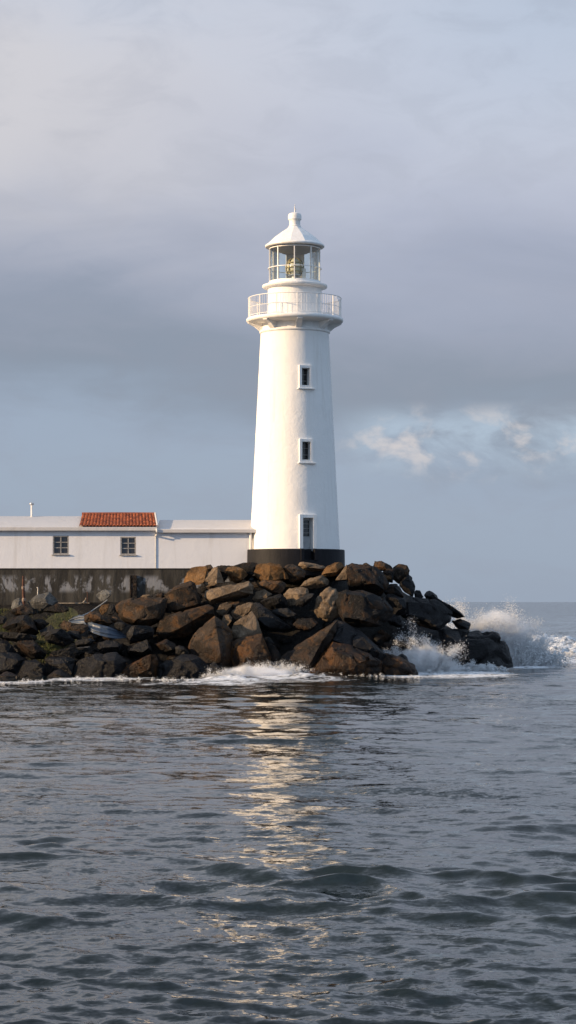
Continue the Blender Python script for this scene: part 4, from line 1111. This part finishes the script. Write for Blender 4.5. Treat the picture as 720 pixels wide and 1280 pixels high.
# ------------------------------------------------------------------ white water thrown up on the point
def drops_mesh(name, P3, size, label):
    n = len(P3)
    o = np.array([(1, 1, 1), (1, -1, -1), (-1, 1, -1), (-1, -1, 1)], np.float32)*.8
    fc = np.array([(0, 1, 2), (0, 3, 1), (0, 2, 3), (1, 3, 2)], np.int32)
    q = rng.normal(0, 1, (n, 3, 3)); q, _ = np.linalg.qr(q)
    st = rng.uniform(.6, 1.5, (n, 1, 3))
    v = np.einsum('nij,nkj->nki', q, o[None]*st)*size[:, None, None]+P3[:, None, :]
    f = fc[None]+(np.arange(n)*4)[:, None, None]
    v = v.reshape(-1, 3).astype(np.float32); f = f.reshape(-1, 3).astype(np.int32)
    me = bpy.data.meshes.new(name)
    me.vertices.add(len(v)); me.vertices.foreach_set('co', v.ravel())
    me.loops.add(f.size); me.loops.foreach_set('vertex_index', f.ravel())
    me.polygons.add(len(f)); me.polygons.foreach_set('loop_start', np.arange(0, f.size, 3, dtype=np.int32))
    me.update(calc_edges=True); me.shade_smooth()
    props(link(name, me, M['spray']), label, 'sea spray', kind='stuff')

def jets(src, nj, per, vmean, vsd, spread, tmax, smin, smax, src_sd):
    out, sz = [], []
    for j in range(nj):
        s0 = np.array(src[rng.integers(len(src))])+rng.normal(0, 1, 3)*np.array(src_sd)
        v0 = np.array(vmean)+rng.normal(0, 1, 3)*np.array(vsd)
        T = tmax*rng.uniform(.55, 1.)
        n = int(per*rng.uniform(.4, 1.6))
        tt = T*rng.uniform(.0, 1., n)**.8
        v = v0+rng.normal(0, spread, (n, 3))
        p = s0+v*tt[:, None]; p[:, 2] -= 4.9*tt**2
        out.append(p); sz.append((smin+(smax-smin)*rng.random(n)**3)*(1-.45*tt/tmax))
    p = np.concatenate(out); s = np.concatenate(sz)
    ok = p[:, 2] > -.1
    return p[ok], s[ok]
def W(px, py, d): return tuple(P(px, py, d))
def build_spray():
    # the big plume behind the outermost rock
    src = [W(x, y, 142.2) for x, y in ((580, 812), (595, 820), (610, 826), (624, 828), (636, 830), (648, 832))]
    p, s = jets(src, 420, 1150, (.35, 0, 4.3), (1.5, .9, 1.45), .34, 1.3, .006, .034, (.5, .5, .2))
    p2, s2 = jets([W(x, 829, 142.) for x in (630, 645, 660, 672)], 260, 330, (.7, -.1, 2.4), (1., .6, .9), .3, .8, .014, .065, (.5, .5, .15))
    drops_mesh('sea_spray', np.concatenate([p, p2]), np.concatenate([s, s2]), 'tall white plume of spray behind the outermost black rock')
    # the lower splash in the cleft in front of it
    src = [W(x, y, 125.6) for x, y in ((494, 838), (505, 840), (520, 842), (535, 843), (548, 843))]
    p, s = jets(src, 160, 900, (.1, -.1, 3.2), (.9, .5, 1.5), .32, .95, .006, .032, (.4, .4, .15))
    src = [W(x, y, 130.6) for x, y in ((545, 842), (560, 841), (575, 840), (592, 838), (612, 836))]
    p2, s2 = jets(src, 170, 800, (.0, -.2, 1.0), (.7, .5, .7), .3, .5, .007, .034, (.4, .4, .12))
    drops_mesh('sea_spray', np.concatenate([p, p2]), np.concatenate([s, s2]), 'low white splash in the cleft beside the orange brown rock')
    # surf spitting up along the stones
    src = [W(x, y, dd) for x, y, dd in ((270, 846, 119.6), (285, 842, 119.8), (310, 840, 120.6), (330, 836, 121), (350, 836, 121.4), (366, 838, 121.4))]
    p, s = jets(src, 200, 200, (.1, -.1, .9), (.6, .4, .7), .5, .36, .005, .02, (.4, .4, .1))
    drops_mesh('sea_spray', p, s, 'small white surf spitting up below the tall split boulder')
    src = [W(x, y+2, CAMZ*F/(y+2-752)) for x, y in ((-10, 853), (30, 852), (70, 850), (100, 848), (125, 848), (150, 848), (185, 849), (215, 850), (240, 850), (400, 843), (440, 844), (475, 843), (505, 846))]
    p, s = jets(src, 210, 110, (.1, -.3, .75), (.7, .9, .45), .3, .34, .005, .018, (.7, .8, .06))
    drops_mesh('sea_spray', p, s, 'low broken surf splashing along the foot of the dark boulders')
    src = [W(x, 831, 147.) for x in (676, 690, 705, 718)]
    p, s = jets(src, 90, 90, (-.1, -.2, 1.3), (.7, .6, .5), .22, .45, .012, .04, (.6, .6, .15))
    p[:, 2] += .55
    drops_mesh('sea_spray', p, s, 'white crest of the breaking wave at the right edge')
build_spray()
def mist(name, label, c, rad, dens, nscale, tilt=0.):
    bm = bmesh.new(); bmesh.ops.create_icosphere(bm, subdivisions=3, radius=1)
    for v in bm.verts:
        v.co *= 1+.14*mnoise.noise(v.co*2.3+Vector((3, 1, 7)))
    m, nt, b = new_mat(name); k = N(nt); nt.nodes.remove(b)
    out = [n for n in nt.nodes if n.type == 'OUTPUT_MATERIAL'][0]
    pv = k.n('ShaderNodeVolumePrincipled'); pv.inputs['Color'].default_value = (.985, .99, 1, 1)
    tc = k.n('ShaderNodeTexCoord').outputs['Object']
    ln = k.n('ShaderNodeVectorMath', operation='LENGTH'); k.l(tc, ln.inputs[0])
    n1 = k.noise(tc, nscale, 6, .65, .5)
    fall = k.ss(ln.outputs['Value'], 1.0, .3)
    f = k.ss(k.math('MULTIPLY_ADD', fall, .42, k.math('SUBTRACT', n1, .44)), .08, .24)
    k.l(k.math('MULTIPLY', k.math('MULTIPLY', f, fall), dens), pv.inputs['Density'])
    pv.inputs['Anisotropy'].default_value = .0
    k.l(pv.outputs[0], out.inputs['Volume'])
    o = obj('spray_mist', bm, m, loc=c); o.scale = rad; o.rotation_euler = (0, R(tilt), 0)
    props(o, label, 'sea spray', kind='stuff')
mist('plume_mist', 'soft white mist inside the tall plume behind the outermost rock', P(622, 811, 142.6), (3.0, 1.3, 3.2), 7., 1.05, -14)
mist('plume_foot_mist', 'soft white mist at the foot of the tall plume', P(652, 824, 142.2), (2.8, 1.4, 1.5), 3., 1.1, 12)
mist('cleft_mist', 'soft white mist of the low splash in the cleft', P(521, 829, 125.5), (1.9, .8, 1.2), 6., 2.6, -15)
mist('low_mist', 'soft white mist along the foot of the outermost rock', P(572, 839, 130.8), (2.1, .8, .34), 6., 2., 0)
mist('surf_mist', 'soft white mist over the surf below the tall split boulder', P(318, 842, 120.6), (2.6, .7, .55), 6., 2.6, 0)
S.cycles.volume_bounces = 6; S.cycles.volume_step_rate = 1.5; S.cycles.volume_max_steps = 128

# ------------------------------------------------------------------ render settings
S.view_settings.view_transform = 'Standard'; S.view_settings.look = 'None'
S.view_settings.exposure = .5; S.view_settings.gamma = 1; S.view_settings.use_curve_mapping = False
S.render.engine = 'CYCLES'
S.cycles.use_denoising = True
try:
    S.cycles.denoiser = 'OPENIMAGEDENOISE'; S.cycles.denoising_input_passes = 'RGB_ALBEDO_NORMAL'
except Exception: pass
S.cycles.max_bounces = 12; S.cycles.diffuse_bounces = 8; S.cycles.glossy_bounces = 4; S.cycles.transparent_max_bounces = 12
S.cycles.sample_clamp_indirect = 6
